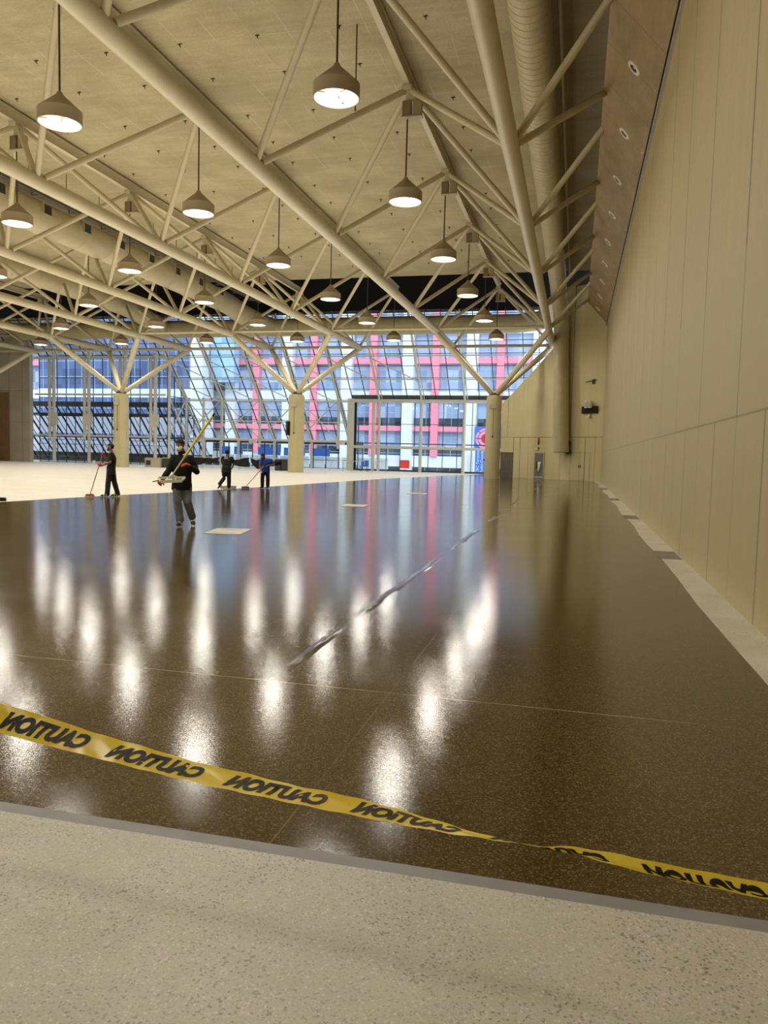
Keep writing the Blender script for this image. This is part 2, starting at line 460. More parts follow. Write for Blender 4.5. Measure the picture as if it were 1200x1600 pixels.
b = NB(); ebox(b, 1.78, 1.82, .95, 1.15, .01, .06); ebox(b, 1.94, 1.98, .95, 1.15, .01, .06); obj('door_handle', b, M['darkgrey'], d3)
# low door panel seam
b = NB(); ebox(b, 0, 8.5, 3.18, 3.21, 0, .008); ebox(b, 8.45, 8.49, 0, 3.2, 0, .01)
endobj(struct('trim_2', b, paint('seam_brown', (96, 82, 50), .8)))
# fittings on the end wall
w = endobj(thing('paper_notice', 'white crumpled paper bag hung on the grey door of the end wall', 'notice')); 
b = NB(); loft(b, [(5.72, sgn*.09, .55), (5.70, sgn*.1, .8), (5.68, sgn*.1, 1.1), (5.66, sgn*.09, 1.3)], [(.09, .03), (.13, .04), (.15, .05), (.19, .03)], 12, (1, 0, 0)); obj('bag', b, M['white'], w, smooth=True)
b = NB(); ebox(b, 5.86, 5.98, .75, 1.35, .05, .1, .02); obj('dark_strap', b, M['dark'], w)
w = endobj(thing('fire_alarm', 'small red and dark alarm fitting on the end wall above the grey door', 'alarm'))
b = NB(); ebox(b, 5.78, 5.96, 2.85, 3.15, 0, .09, .02); obj('housing', b, M['red'], w)
b = NB(); ebox(b, 5.81, 5.93, 2.62, 2.85, 0, .07, .015); obj('sounder', b, M['dark'], w)
b = NB(); ball(b, (5.87, sgn*.1, 3.0), .045); obj('strobe', b, M['white'], w)
w = endobj(thing('emergency_light', 'small white emergency light just over the grey door', 'light'))
b = NB(); ebox(b, 5.85, 6.15, 2.24, 2.36, 0, .12, .02); obj('housing', b, M['white'], w)
b = NB(); ebox(b, 5.80, 5.88, 2.30, 2.44, .02, .1, .02); obj('lamp_head', b, M['darkgrey'], w)
w = endobj(thing('wall_screen', 'black wide panel mounted high on the end wall near the right corner', 'screen'))
b = NB(); ebox(b, .45, 1.85, 4.9, 5.42, .05, .13, .01); obj('panel', b, M['dark'], w)
b = NB(); ebox(b, 1.0, 1.3, 5.1, 5.3, 0, .05); obj('bracket', b, M['darkgrey'], w)
w = endobj(thing('wall_speaker', 'pair of white speakers standing over the black panel on the end wall', 'speaker'))
for k in (0, 1):
    b = NB(); ebox(b, .88+k*.29, 1.14+k*.29, 5.28, 5.78, .14, .4, .03); s = obj('cabinet', b, M['white'], w)
    b = NB(); ebox(b, .91+k*.29, 1.11+k*.29, 5.33, 5.73, .4, .41); obj('grille', b, M['ltgrey'], s)
w = endobj(thing('security_camera', 'small white camera below the black panel on the end wall', 'camera'))
b = NB(); ebox(b, 1.1, 1.22, 4.72, 4.88, 0, .1); obj('mount', b, M['ltgrey'], w)
b = NB(); ball(b, (1.16, sgn*.14, 4.68), .12); obj('dome', b, M['white'], w, smooth=True)
w = endobj(thing('wall_bracket', 'brown angled bracket high on the end wall above the white speakers', 'bracket'))
b = NB(); bar(b, (.75, sgn*.02, 7.3), (1.45, sgn*.3, 7.12), .12, .06); obj('arm', b, M['rod'], w)
b = NB(); ebox(b, .85, 1.05, 7.0, 7.35, 0, .08); obj('wall_plate', b, M['rod'], w)

# left concrete end wall with brown recess door
b = NB(); box(b, -62, -52.75, 65.9, 66.4, 0, 14.5); struct('wall_back', b, M['concrete'])
b = NB()
for x in (-55.1, -53.6): box(b, x-.012, x+.012, 65.885, 65.9, 0, 14.4)
for z in (3.9, 7.0, 10.6): box(b, -62, -52.8, 65.885, 65.9, z-.012, z+.012)
struct('trim_3', b, paint('concrete_joint', (120, 112, 96), .8))
b = NB(); box(b, -61.5, -55.15, 65.8, 65.88, 0, 6.85); d4 = struct('door_4', b, M['brown'])
b = NB(); box(b, -58.4, -58.2, 65.72, 65.8, .9, 1.3, .01); obj('door_handle', b, M['darkgrey'], d4)

# ceiling and the black void beyond it
b = NB(); box(b, -62, WX+.3, -12, 55.4, 14.5, 14.8); struct('ceiling', b, M['ceiling'])
b = NB(); box(b, -62, WX+.4, 55.4, 65.2, 17.0, 17.2); box(b, -62, WX+.4, 55.42, 55.6, 14.81, 17.0); struct('ceiling', b, M['dark'])
b = NB(); box(b, -62, 2.5, 64.2, 64.35, 13.55, 17.0); struct('wall_back', b, M['dark'])
# soffit over the right wall
b = NB(); P0, P1 = (WX-.04, 11.2), (.35, 12.75)
vs = [b.verts.new((x, y, z)) for y in (-12, 57.5) for x, z in (P0, P1, (P1[0]+.12, P1[1]+.13), (P0[0]+.3, P0[1]+.02))]
for q in ((0, 1, 5, 4), (1, 2, 6, 5), (2, 3, 7, 6), (3, 0, 4, 7), (3, 2, 1, 0), (4, 5, 6, 7)): b.faces.new([vs[i] for i in q])
struct('trim_4', b, M['soffit'])
b = NB(); box(b, WX-.10, WX+.02, -12, 57.4, 11.08, 11.15); struct('trim_5', b, M['dark'])
b = NB(); box(b, WX-.07, WX+.02, -12, 57.4, 10.96, 11.08); struct('trim_6', b, M['ltgrey'])
b = NB(); box(b, WX+.31, WX+.4, -12, 57.4, 11.0, 14.5); struct('wall_right', b, M['dark'])

# downlights in the soffit
sdir = (V((P1[0], 0, P1[1]))-V((P0[0], 0, P0[1]))).normalized()
snrm = V((-sdir.z, 0, sdir.x))
if snrm.z > 0: snrm = -snrm
dpos = V((1.06, 0, 11.95))
sm0 = V((P0[0], 0, P0[1])); dpos = sm0 + sdir*(dpos-sm0).dot(sdir)
dq = snrm.to_track_quat('Z', 'Y')
dl = None
for i, y in enumerate([17.9] + [22.06+4.22*k for k in range(9)]):
    loc = (dpos.x, y, dpos.z)
    if not seen(loc, 10): continue
    lab = f'round white-rimmed downlight in the brown soffit, {ordn[i-1] if i else "nearest"} from the camera'
    if dl is None:
        dl = thing('downlight', lab, 'downlight', loc, 'downlights in the brown soffit'); dl.rotation_mode = 'QUATERNION'; dl.rotation_quaternion = dq
        b = NB(); lathe(b, [(.13, .0), (.13, .03), (.22, .025), (.235, 0.0)], 24); obj('trim_ring', b, M['white'], dl, smooth='auto')
        b = NB(); lathe(b, [(0, .004), (.13, .004)], 24); obj('baffle', b, M['dark'], dl)
        b = NB(); lathe(b, [(0, .012), (.045, .008), (.05, .004)], 12); obj('lens', b, M['ltgrey'], dl)
        b = NB(); lathe(b, [(0, .03), (.03, .02), (.035, .0)], 12, (0, .0, 0)); sh = obj('sensor', b, M['white'], dl); sh.location = (0, -.85, 0)
    else: dup(dl, loc, lab)

# ------------------------------------------------------------------ space frame
def webmesh(sx, sy):
    b = NB(); p = V((sx*.16, sy*.18, .16)); q = V((sx*(MOD/2-.08), sy*3.82, TZ-CZ-.05))
    tube(b, p, q, .105, 12); me = bpy.data.meshes.new('web_member'); bmesh.ops.recalc_face_normals(b, faces=b.faces[:]); b.to_mesh(me); b.free()
    me.materials.append(M['steel']); me.shade_smooth(); me.set_sharp_from_angle(angle=.7); return me
webs = {(sx, sy): webmesh(sx, sy) for sx in (-1, 1) for sy in (-1, 1)}
b = NB(); box(b, -.16, .16, -.26, .26, .1, .26, .03); gus = bpy.data.meshes.new('gusset'); b.to_mesh(gus); b.free(); gus.materials.append(M['steel'])
place = ['nearest the right wall', 'second from the right wall', 'third from the right wall', 'fourth from the right wall', 'fifth from the right wall', 'sixth from the right wall', 'farthest left']
for k, x in enumerate(CX):
    b = NB(); y0 = 5 if k < 2 else 12
    loft(b, [(0, y0-61.5, 0), (0, -8, 0), (0, .25, 0), (0, .45, 0)], [.245, .245, .245, .16], 24)
    ch = tag(obj('truss_tube', b, M['steel'], smooth='auto', loc=(x, 61.5, CZ)), f'thick cream roof truss tube running away, {place[k]}', 'truss', 'thick truss tubes under the ceiling')
    for j, y in enumerate(NY):
        if y < 6: continue
        g = bpy.data.objects.new('gusset', gus); C.objects.link(g); g.parent = ch; g.location = (0, y-61.5, 0)
        for (sx, sy), me in webs.items():
            if j == 0 and sy > 0: continue
            ends = [(x, y, CZ), (x+sx*3.87, y+sy*3.9, TZ), (x+sx*1.9, y+sy*1.95, 12)]
            if not any(seen(p, 20) for p in ends): continue
            if x+sx*3.87 < -53 or (k == 0 and sx > 0 and j == 0): continue
            w_ = bpy.data.objects.new('web_member', me); C.objects.link(w_); w_.parent = ch; w_.location = (0, y-61.5, 0)
# top beams with node plates
for k, x in enumerate(TX):
    b = NB(); box(b, -.10, .10, -58, .9, .05, .10); box(b, -.05, .05, -58, .9, .10, .42); box(b, -.12, .12, -58, .9, .42, .48)
    o = tag(obj('roof_beam', b, M['steel'], loc=(x, 57.5, TZ)), f'cream roof beam under the ceiling boards, {ordn[k]} from the right wall', 'beam', 'roof beams under the ceiling')
    for j, y in enumerate(TY):
        if not seen((x, y, 13.9), 20): continue
        bb = NB(); box(bb, -.17, .17, -.24, .24, -.10, .05, .02)
        obj('node_plate', bb, M['steel'], o, loc=(0, y-57.5, 0))
# junction boxes below the beam nodes
jb = None; n = 0
for k, x in enumerate(TX):
    for j, y in enumerate(TY):
        p = (x+.18, y-.1, 13.25)
        if not seen(p, 5) or k not in (0, 2): continue
        lab = f'brown box under the {["rightmost","","third"][k]} roof beam, {ordn[j]} from the glass end'
        if jb is None:
            jb = thing('ballast_box', lab, 'control box', p, 'control boxes under the roof beams')
            b = NB(); box(b, -.32, -.02, -.12, .12, -.28, .22, .015); obj('box', b, paint('box_brown', (128, 110, 78), .5), jb)
            b = NB(); box(b, .04, .34, -.12, .12, -.28, .22, .015); obj('box', b, M['shade'], jb)
            b = NB(); box(b, -.2, .2, -.03, .03, .22, .58); obj('hanger', b, M['steel'], jb)
            b = NB(); box(b, -.34, .36, -.14, .14, -.32, -.28); obj('tray', b, M['shade'], jb)
        else: dup(jb, p, lab)

# cross tubes
for i, (y, z, r, lab) in enumerate([(53.7, 10.45, .10, 'long thin cream cross tube, the nearer of two in front of the glass wall'), (61.5, 10.3, .12, 'long thin cream cross tube, the farther of two close to the glass wall')]):
    b = NB(); tube(b, (CX[0]-.0, 0, 0), (CX[4] if i == 0 else -53.5, 0, 0), r, 14)
    o = tag(obj('cross_tube', b, M['steel'], smooth='auto', loc=(0, y, z)), lab, 'tube', 'cross tubes')
    for k, x in enumerate(CX[:5]):
        b = NB(); tube(b, (x-.42, 0, 0), (x-.28, 0, 0), r+.04, 14); obj('collar', b, M['steel'], o, smooth='auto')

# columns with four branches
colx = [-6.03, -21.5, -37.05, -52.6]
names = ['round cream column at the right with four slanted branch tubes', 'cream column in the middle with four slanted branch tubes and a black speaker', 'cream column at the left behind the worker sweeping with four branch tubes']
for i, x in enumerate(colx):
    y = 57.4
    if i == 3:
        b = NB(); tube(b, (0, 0, 0), (MOD/2-.1, 3.9, 4.0), .22, 16, .2)
        t_ = thing('support_column', 'cream branch strut of a column standing outside the left edge of the picture', 'column', (x, y, 6.15), 'columns')
        obj('branch', b, M['steel'], t_, smooth='auto'); b = NB(); tube(b, (0, 0, 0), (MOD/2, -3.7, 4.0), .22, 16, .2); obj('branch', b, M['steel'], t_, smooth='auto')
        b = NB(); lathe(b, [(.54, -6.15), (.54, -.1), (.45, -.02), (0, -.02)], 32); obj('shaft', b, M['steel'], t_, smooth='auto'); continue
    t_ = thing('support_column', names[i], 'column', (x, y, 0), 'columns')
    b = NB()
    if i == 0: lathe(b, [(.57, 0), (.56, 5.9), (.50, 6.1), (.3, 6.12), (0, 6.12)], 40)
    else:
        lathe(b, [(.62, 0), (.62, 5.9), (.54, 6.1), (.3, 6.12), (0, 6.12)], 8)
        bmesh.ops.rotate(b, verts=b.verts, cent=(0, 0, 0), matrix=Matrix.Rotation(PI/8, 3, 'Z'))
    obj('shaft', b, paint('cream_column_paint', (192, 180, 138), .5, .05, 1.2), t_, smooth='auto')
    b = NB(); lathe(b, [(.42, 6.1), (.36, 6.3), (.0, 6.35)], 24); obj('capital', b, M['darkgrey'], t_, smooth='auto')
    for sx in (-1, 1):
        for sy, ny in ((-1, 53.7-y), (1, 61.5-y)):
            b = NB(); tube(b, (sx*.12, sy*.1, 6.2), (sx*MOD/2, ny, CZ-.12), .19, 16, .21)
            obj('branch', b, M['steel'], t_, smooth='auto')
    b = NB(); box(b, -.24, .24, -.68, -.62, 5.12, 5.42, .01); box(b, -.05, .05, -.63, -.55, 5.2, 5.35)
    s = obj('sign_plate', b, M['ltgrey'], t_)
    b = NB(); tube(b, (.02, -.60, 3.1), (.02, -.60, 5.1), .012, 6); box(b, -.03, .07, -.66, -.58, 3.02, 3.14); obj('cable', b, M['rod'], t_)
    if i == 1:
        sp = thing('column_speaker', 'tall narrow black speaker mounted on the side of the middle column', 'speaker', (x-.5, y-.42, 3.45))
        sp.rotation_euler.z = -.6
        b = NB(); box(b, -.14, .14, -.18, .1, -.55, .55, .02); obj('cabinet', b, M['dark'], sp)
        b = NB(); box(b, -.11, .11, -.19, -.18, -.5, .5); obj('grille', b, M['rod'], sp)
    if i == 0:
        b = NB(); box(b, -.68, -.55, -.1, .1, 1.3, 1.42, .01); obj('hook', b, M['darkgrey'], t_)

# ------------------------------------------------------------------ ducts
def duct(name, pts, r, lab, ribs=None, mat=None, n=36):
    b = NB(); loft(b, pts, r, n); o = tag(obj(name, b, mat or M['duct'], smooth='auto'), lab, 'duct')
    if ribs:
        for (p, q, step) in ribs:
            p, q = V(p), V(q); L = (q-p).length; d = (q-p)/L; b = NB()
            for i in range(int(L/step)):
                c = p + d*(i*step); tube(b, c, c+d*.05, r*1.015, n)
            obj('seam_bands', b, mat or M['duct'], o, smooth='auto')
    return o
dr = duct('air_duct', [(-1.7, 5, 13.6), (-1.7, 50, 13.6), (-1.7, 55.5, 13.6), (-1.68, 57.6, 13.35), (-1.55, 58.6, 12.6), (-1.45, 58.9, 11.4), (-1.42, 58.95, 10), (-1.1, 58.6, 2.05)], .57,
     'round cream air duct beside the right truss tube, dropping down the end wall', [((-1.7, 5, 13.6), (-1.7, 46, 13.6), .35)])
b = NB(); tube(b, (-.95, 5, 13.9), (-.95, 55.2, 13.9), .07, 8)
tag(obj('conduit', b, M['duct'], smooth=True), 'thin cream conduit under the ceiling right of the right air duct', 'pipe')
b = NB(); tube(b, (-.6, 58.8, 2.0), (-.5, 58.6, 2.9), .12, 10, .09); box(b, -.75, -.4, 58.6, 58.9, 1.95, 2.3, .03)
tag(obj('pipe_fitting', b, M['darkgrey'], smooth='auto'), 'dark pipe fitting beside the foot of the vertical duct on the end wall', 'fitting')
dx, dz = -27.45, 13.35
d1 = duct('air_duct', [(dx, 12, dz), (dx, 52, dz), (dx, 57.5, dz-.1), (dx+.2, 59.6, dz-.5), (dx+.8, 61.2, 12.5), (dx+1.4, 62.6, 12.25)], .82,
     'large round cream air duct with square grilles above the third and fourth truss tubes', [((dx, 14, dz), (dx, 52, dz), 2.4)])
for i in range(11):
    y = 21.5+ i*3.3
    b = NB(); a = .15
    u = V((.96, 0, -.02)); box(b, -.06, .1, -.32, .32, -.26, .26)
    g = obj('vent_grille', b, M['duct'], d1, loc=(dx+.78, y, dz+.22))
    b = NB()
    for q in range(8): box(b, .1, .115, -.27, .27, -.22+q*.056, -.19+q*.056)
    box(b, .085, .105, -.28, .28, -.23, .23)
    obj('grille_slats', b, M['darkgrey'], g)
dx2 = -36.9
d2_ = duct('air_duct', [(dx2, 20, 13.4), (dx2, 52, 13.4), (dx2, 58, 13.3), (dx2+.3, 60.2, 12.9), (dx2+1, 61.8, 12.3)], .76, 'round cream air duct above the left truss tubes, farthest left', [((dx2, 20, 13.4), (dx2, 52, 13.4), 2.4)])
d3_ = duct('air_duct', [(-51.8, 62.9, 11.0), (-51.75, 62.9, 12.1), (-51.2, 62.9, 12.25), (-50, 62.9, 12.25), (-5, 62.9, 12.25), (-3.2, 62.6, 12.4), (-2.2, 61.0, 12.6)], .75, 'long round cream air duct running across in front of the glass wall')
# thin dark sprinkler pipe
b = NB(); tube(b, (-24.1, 24, 13.0), (-24.1, 56, 13.0), .07, 8); tube(b, (-24.6, 22, 13.15), (-24.6, 56, 13.15), .04, 8)
sp_ = tag(obj('sprinkler_pipe', b, M['rod'], smooth='auto'), 'thin dark sprinkler pipe running above the large grilled air duct', 'pipe')
for i in range(12):
    y = 25+i*2.6; b = NB(); tube(b, (-24.1, y, 13.0), (-24.1, y, 14.5), .018, 6); tube(b, (-24.1, y+.2, 13.0), (-24.1, y+.2, 12.75), .03, 6); tube(b, (-24.1, y+.2, 12.75), (-23.8, y+.2, 12.75), .025, 6)
    obj('hanger', b, M['rod'], sp_)
# small thin rod hanging near the first lamp
b = NB(); tube(b, (0, 0, 0), (0, 0, 2.7), .022, 8); tube(b, (0, 0, 2.7), (.25, .1, 2.72), .015, 6); ball(b, (0, 0, 0), .03)
tag(obj('hanging_rod', b, M['rod'], loc=(-6.95, 23.2, 12.0)), 'thin dark rod hanging beside the nearest right-hand pendant lamp', 'rod')

# ceiling hooks
hk = None
for ix in range(-2, 6):
    for iy in range(-3, 13):
        x = -7.5 - ix*2.66; y = 23.15 + (iy//3)*7.8 + (0, 2.3, 5.25)[iy % 3]
        p = (x, y, 14.5)
        if not seen(p, -4) or y > 54 or x > -3.2: continue
        if any(abs(x-tx) < .3 for tx in TX): continue
        if hk is None:
            b = NB(); tube(b, (0, 0, 0), (0, 0, -.08), .022, 6); bar(b, (-.07, 0, -.02), (.07, 0, -.02), .025, .025); bar(b, (0, 0, -.07), (.035, 0, -.13), .02, .02)
            hk = tag(obj('ceiling_hook', b, M['rod'], loc=p), 'tiny dark hook hanging from the ceiling boards', 'hook', 'hooks in the ceiling boards')
        else:
            o = hk.copy(); C.objects.link(o); o.location = p

# ------------------------------------------------------------------ pendant lamps
lamp = None
rows = ['row nearest the right wall', 'second row from the right', 'third row from the right', 'fourth row from the right', 'fifth row from the right', 'leftmost row']
lightpos = []
for k, x in enumerate(TX):
    cnt = 0
    for j in range(len(TY)-1, -1, -1):
        y = TY[j] + (-.0 if j else -.1)
        lightpos.append((x, y))
        if not seen((x, y, 10.3), 30): continue
        lab = f'lit cone-shaped pendant lamp, {ordn[cnt]} from the camera in the {rows[k]}'; cnt += 1
        loc = (x, y, 10.2)
        if lamp is None:
            lamp = thing('pendant_lamp', lab, 'lamp', loc, 'pendant lamps')
            b = NB(); tube(b, (0, 0, .78), (0, 0, 3.75), .028, 8); obj('rod', b, M['rod'], lamp, smooth='auto')
            b = NB(); lathe(b, [(.0, .84), (.07, .82), (.09, .76), (.56, .34), (.575, .33), (.575, .30), (.57, .29), (.575, .0), (.56, -.01), (.55, .0), (.55, .30), (.09, .70), (0, .70)], 40)
            obj('shade', b, M['shade'], lamp, smooth='auto')
            b = NB(); lathe(b, [(.545, .005), (.545, .27), (.25, .40), (0, .42)], 32); obj('reflector', b, M['reflector'], lamp, smooth=True)
            for q in range(3):
                a = q*2*PI/3+.5; cx_, cy_ = .26*math.cos(a), .26*math.sin(a)
                b = NB(); lathe(b, [(0, -.05), (.08, -.04), (.15, .0), (.18, .08), (.13, .22), (.05, .34)], 20, (cx_, cy_, 0)); obj('bulb', b, M['bulb'], lamp, smooth=True)
            b = NB(); bar(b, (0, 0, .4), (0, 0, .1), .04, .04)
            for q in range(3):
                a = q*2*PI/3+.5+PI/3; bar(b, (0, 0, .12), (.54*math.cos(a), .54*math.sin(a), .12), .025, .025)
            obj('lamp_spider', b, M['shade'], lamp)
        else: dup(lamp, loc, lab)

# ------------------------------------------------------------------ glazing
SK = 77.8                                   # sloped glass: y + z = SK
def slope(x, z, off=0.0): return V((x, SK-z-off*.7071, z-off*.7071))
BAYX = [-10.1 - 4.05*k for k in range(11)]
def glazing(name, quad, frames, gm='glass'):
    b = NB()
    for f in frames: f(b)
    w = struct(name, b, M['mullion'])
    p = NB()
    for q in quad: poly(p, q)
    obj('pane', p, M[gm], w)
    return w
def vmull(xs, y, z0, z1, w=.05, d=.08):
    def f(b):
        for x in xs: box(b, x-w/2, x+w/2, y-d/2, y+d/2, z0, z1)
    return f
def hmull(zs, y, x0, x1, w=.05, d=.08):
    def f(b):
        for z in zs: box(b, x0, x1, y-d/2, y+d/2, z-w/2, z+w/2)
    return f
def sv(xs, z0, z1, w=.06):
    def f(b):
        for x in xs: bar(b, slope(x, z0), slope(x, z1), w, .12)
    return f
def sh(zs, x0, x1, w=.055):
    def f(b):
        for z in zs: bar(b, slope(x0, z), slope(x1, z), .1, w)
    return f
def frange(a, b, st):
    r = []; x = a
    while (x <= b+1e-6) if st > 0 else (x >= b-1e-6): r.append(x); x += st
    return r
XL, XM, XR = -52.7, -38.4, -20.95
# left upright glass wall
glazing('window_1', [[(XL, 67.3, 0), (XM, 67.3, 0), (XM, 67.3, 10.5), (XL, 67.3, 10.5)]],
        [vmull(frange(XL, XM, 1.03), 67.3, 0, 10.5), hmull([.06, 1.85, 2.3, 8.4], 67.3, XL, XM), hmull([4.75], 67.3, XL, XM, .28, .2), hmull([10.5], 67.3, XL, XM, .2, .2)], 'pane_dark')
# sloped glass roof, in three lengths
zt = 13.75
glazing('window_2', [[slope(XM, 2.6), slope(XR, 2.6), slope(XR, zt), slope(XM, zt)]],
        [sv(frange(XM, XR, 1.35), 2.6, zt), sh(frange(3.8, 13.6, 1.92/2), XM, XR, .045)])
glazing('window_3', [[slope(XR, 6.75), slope(2.5, 6.75), slope(2.5, zt), slope(XR, zt)]],
        [sv(frange(XR, 2.4, 1.35), 6.75, zt), sh(frange(7.64, 13.6, 1.92/2), XR, 2.5, .045)])
glazing('window_4', [[slope(XL-3, 10.5), slope(XM, 10.5), slope(XM, zt), slope(XL-3, zt)]],
        [sv(frange(XL-3, XM, 1.03), 10.5, zt), sh([11.5, 12.4, 13.3], XL-3, XM)])
# low upright glass under the slope
glazing('window_5', [[(XM, 75.2, 0), (XR, 75.2, 0), (XR, 75.2, 2.5), (XM, 75.2, 2.5)]],
        [vmull(frange(XM, XR, 1.35), 75.2, 0, 2.5, .09), hmull([.05, .85], 75.2, XM, XR), hmull([2.55], 75.2, XM, XR, .22, .3)])
# entrance bay
glazing('window_6', [[(XR, 71, 0), (-5.6, 71, 0), (-5.6, 71, 6.6), (XR, 71, 6.6)]],
        [vmull(frange(-18.85, -5.6, 1.35), 71, 0, 6.6, .06), hmull([4.45], 71, XR, -5.6, .05), hmull([.08], 71, XR, -5.6, .16), hmull([2.62], 71, XR, -5.6, .09), hmull([6.95], 71.1, XR, -5.6, .42, .5)])
# returns between the lengths
b = [(XM, 67.3, 0), (XM, 75.2, 0), (XM, 75.2, 2.6), (XM, 67.3, 10.5)]
def side1(b):
    for y in frange(67.3, 75.2, 1.32): box(b, XM-.04, XM+.04, y-.03, y+.03, 0, SK-y)
    for z in (2.4, 4.8, 6.7, 8.6): box(b, XM-.04, XM+.04, 67.3, SK-z, z-.03, z+.03)
glazing('window_7', [b], [side1], 'pane_dark')
def side2(b):
    box(b, XR-.05, XR+.45, 71.0, 71.15, 0, 6.7)
    for y in (71.6, 73.3, 75.1): box(b, XR-.04, XR+.04, y-.04, y+.04, 0, SK-y)
    box(b, XR-.04, XR+.04, 71, 75.1, 2.5, 2.6)
glazing('window_8', [[(XR, 71, 0), (XR, 75.2, 0), (XR, 75.2, 2.6), (XR, 71, 6.8)]], [side2], 'pane_dark')

# white steel behind the glass
fr = thing('glazing_truss', 'white steel lattice of posts, purlins and diagonal stays inside the sloped glass wall', 'glass truss', (0, 71, 0))
def fp(name, b): return obj(name, b, M['white_frame'], fr, smooth='auto', loc=(0, -71, 0))
for x in BAYX:
    if x < XM-.5: z0 = 10.5
    elif x < XR: z0 = 2.7
    else: z0 = 6.8
    b = NB(); tube(b, slope(x, z0, .3), slope(x, zt, .3), .11, 10); tube(b, slope(x+.22, z0, .12), slope(x+.22, zt, .12), .05, 8); fp('rafter', b)
for z in (4.77, 6.7, 8.62, 10.5, 12.45):
    b = NB(); x0 = XM if z < 10 else XL-3; tube(b, slope(x0, z, .25), slope(XR if z < 6.6 else 2.4, z, .25), .055 if z != 6.7 else .08, 8); fp('purlin', b)
b = NB(); tube(b, (XM, 70.8, 2.7), (XR, 70.8, 2.7), .12, 10); tube(b, (XM, 74.9, 2.75), (XR, 74.9, 2.75), .1, 10); fp('purlin', b)
b = NB(); tube(b, (XR, 70.7, 6.6), (-5.6, 70.7, 6.6), .16, 12); tube(b, (XR, 70.7, 2.25), (-5.6, 70.7, 2.25), .13, 12); fp('purlin', b)
PX = [x for x in BAYX if XM < x < XR]
for x in PX + [XM+.1, -36.4]:
    b = NB(); tube(b, (x, 70.8, 2.0 if x in PX else 0), (x, 70.8, 6.8), .13, 10); fp('post', b)
    b = NB(); tube(b, (x, 74.7, 0), (x, 74.7, 2.6), .13, 10); fp('post', b)
for x in [x for x in BAYX if x > XR-2]:
    b = NB(); tube(b, (max(x, XR+2.2), 70.7, 0), (max(x, XR+2.2), 70.7, 6.7), .15, 10); fp('post', b)
b = NB(); box(b, XR-.35, XR+.25, 70.6, 71.0, 0, 6.8); fp('post', b)
for xa, xb in zip(PX, PX[1:]+[XM]):
    b = NB(); tube(b, (xa, 70.8, 6.7), (xb, 70.8, 2.8), .06, 8); fp('stay', b)
    b = NB(); tube(b, (xb, 70.8, 6.7), (xa, 70.8, 2.8), .05, 8); fp('stay', b)
for i, (xa, xb) in enumerate(zip(BAYX[1:], BAYX[2:8])):
    b = NB(); tube(b, slope(xb, 10.5, .5), slope(xa, 8.6, .5), .05, 8); fp('stay', b)
    if xa < XR: b = NB(); tube(b, slope(xb, 8.6, .5), slope(xa, 6.7, .5), .05, 8); fp('stay', b)
b = NB(); tube(b, (XM, 67.5, 6.7), (XM, 71, 2.7), .07, 8); tube(b, (XM, 71, 6.7), (XM, 67.5, 2.7), .07, 8); tube(b, (XM, 67.5, 10.4), (XM, 71, 6.7), .07, 8); fp('stay', b)
b = NB(); tube(b, (XM+.1, 67.4, 0), (XM+.1, 67.4, 10.5), .15, 10); fp('post', b)

# upright pipes of the left glass wall
for i, x in enumerate([-50.5, -46.55, -42.6, -39.3]):
    t_ = thing('glass_wall_mast', f'tall paired cream pipe mast in front of the left glass wall, {ordn[i]} from the left', 'mast', (x, 66.6, 0), 'masts of the left glass wall')
    b = NB(); tube(b, (0, 0, 0), (0, 0, 10.35), .16, 14); obj('pole', b, M['white_frame'], t_, smooth='auto')
    b = NB(); tube(b, (-.42, -.1, 2.3), (-.42, -.1, 10.35), .14, 12); obj('pole', b, M['white_frame'], t_, smooth='auto')
    b = NB(); box(b, -.6, .35, -.18, .12, 3.7, 4.9, .04); obj('bracket', b, M['white_frame'], t_)
    b = NB(); ball(b, (.1, -.1, 10.45), .26); obj('head', b, M['white_frame'], t_, smooth=True)
b = NB()
for z in (2.7, 6.75): tube(b, (XL-.2, 66.9, z), (XM, 66.9, z), .09, 10)
tube(b, (XL-.2, 66.9, 10.35), (XM, 66.9, 10.35), .13, 10)
tag(obj('wall_rail', b, M['white_frame'], smooth='auto'), 'cream horizontal rails crossing the left glass wall', 'rail')

# ------------------------------------------------------------------ things near the glass
t_ = thing('concrete_planter', 'low grey concrete block standing right of the left column', 'planter', (-34.8, 58.9, 0))
b = NB(); box(b, -.72, .72, -.4, .4, 0, .82, .02); obj('block', b, M['concrete'], t_)
b = NB(); box(b, -.6, -.15, -.41, -.4, .2, .6, .0); obj('hatch', b, M['darkgrey'], t_)
t_ = thing('equipment_case', 'dark equipment case beside the concrete block', 'case', (-33.45, 59.1, 0))
b = NB(); box(b, -.5, .5, -.4, .4, .02, .88, .02); obj('case_body', b, M['darkgrey'], t_)
b = NB(); box(b, -.52, .52, -.42, .42, .80, .86); obj('lid', b, M['ltgrey'], t_)
t_ = thing('waste_bin', 'dark grey rectangular bin beside the middle column', 'bin', (-24.0, 60.9, 0))
b = NB(); box(b, -.55, -.03, -.35, .35, 0, .92, .03); box(b, .03, .55, -.35, .35, 0, .9, .03); obj('bin_body', b, M['mullion'], t_)
b = NB(); box(b, -.56, .56, -.37, .37, .9, .95, .01); obj('lid', b, M['darkgrey'], t_)
t_ = thing('guard_railing', 'low glass and steel guard railing behind the two far workers', 'railing', (-29, 60.6, 0))
b = NB(); tube(b, (-4, 0, .98), (4.6, .3, .98), .035, 8); tube(b, (-4, 0, .12), (4.6, .3, .12), .03, 8); obj('rail', b, M['white_frame'], t_)
for k in range(6):
    b = NB(); tube(b, (-4+k*1.7, k*.06, 0), (-4+k*1.7, k*.06, .98), .035, 8); obj('post', b, M['white_frame'], t_)
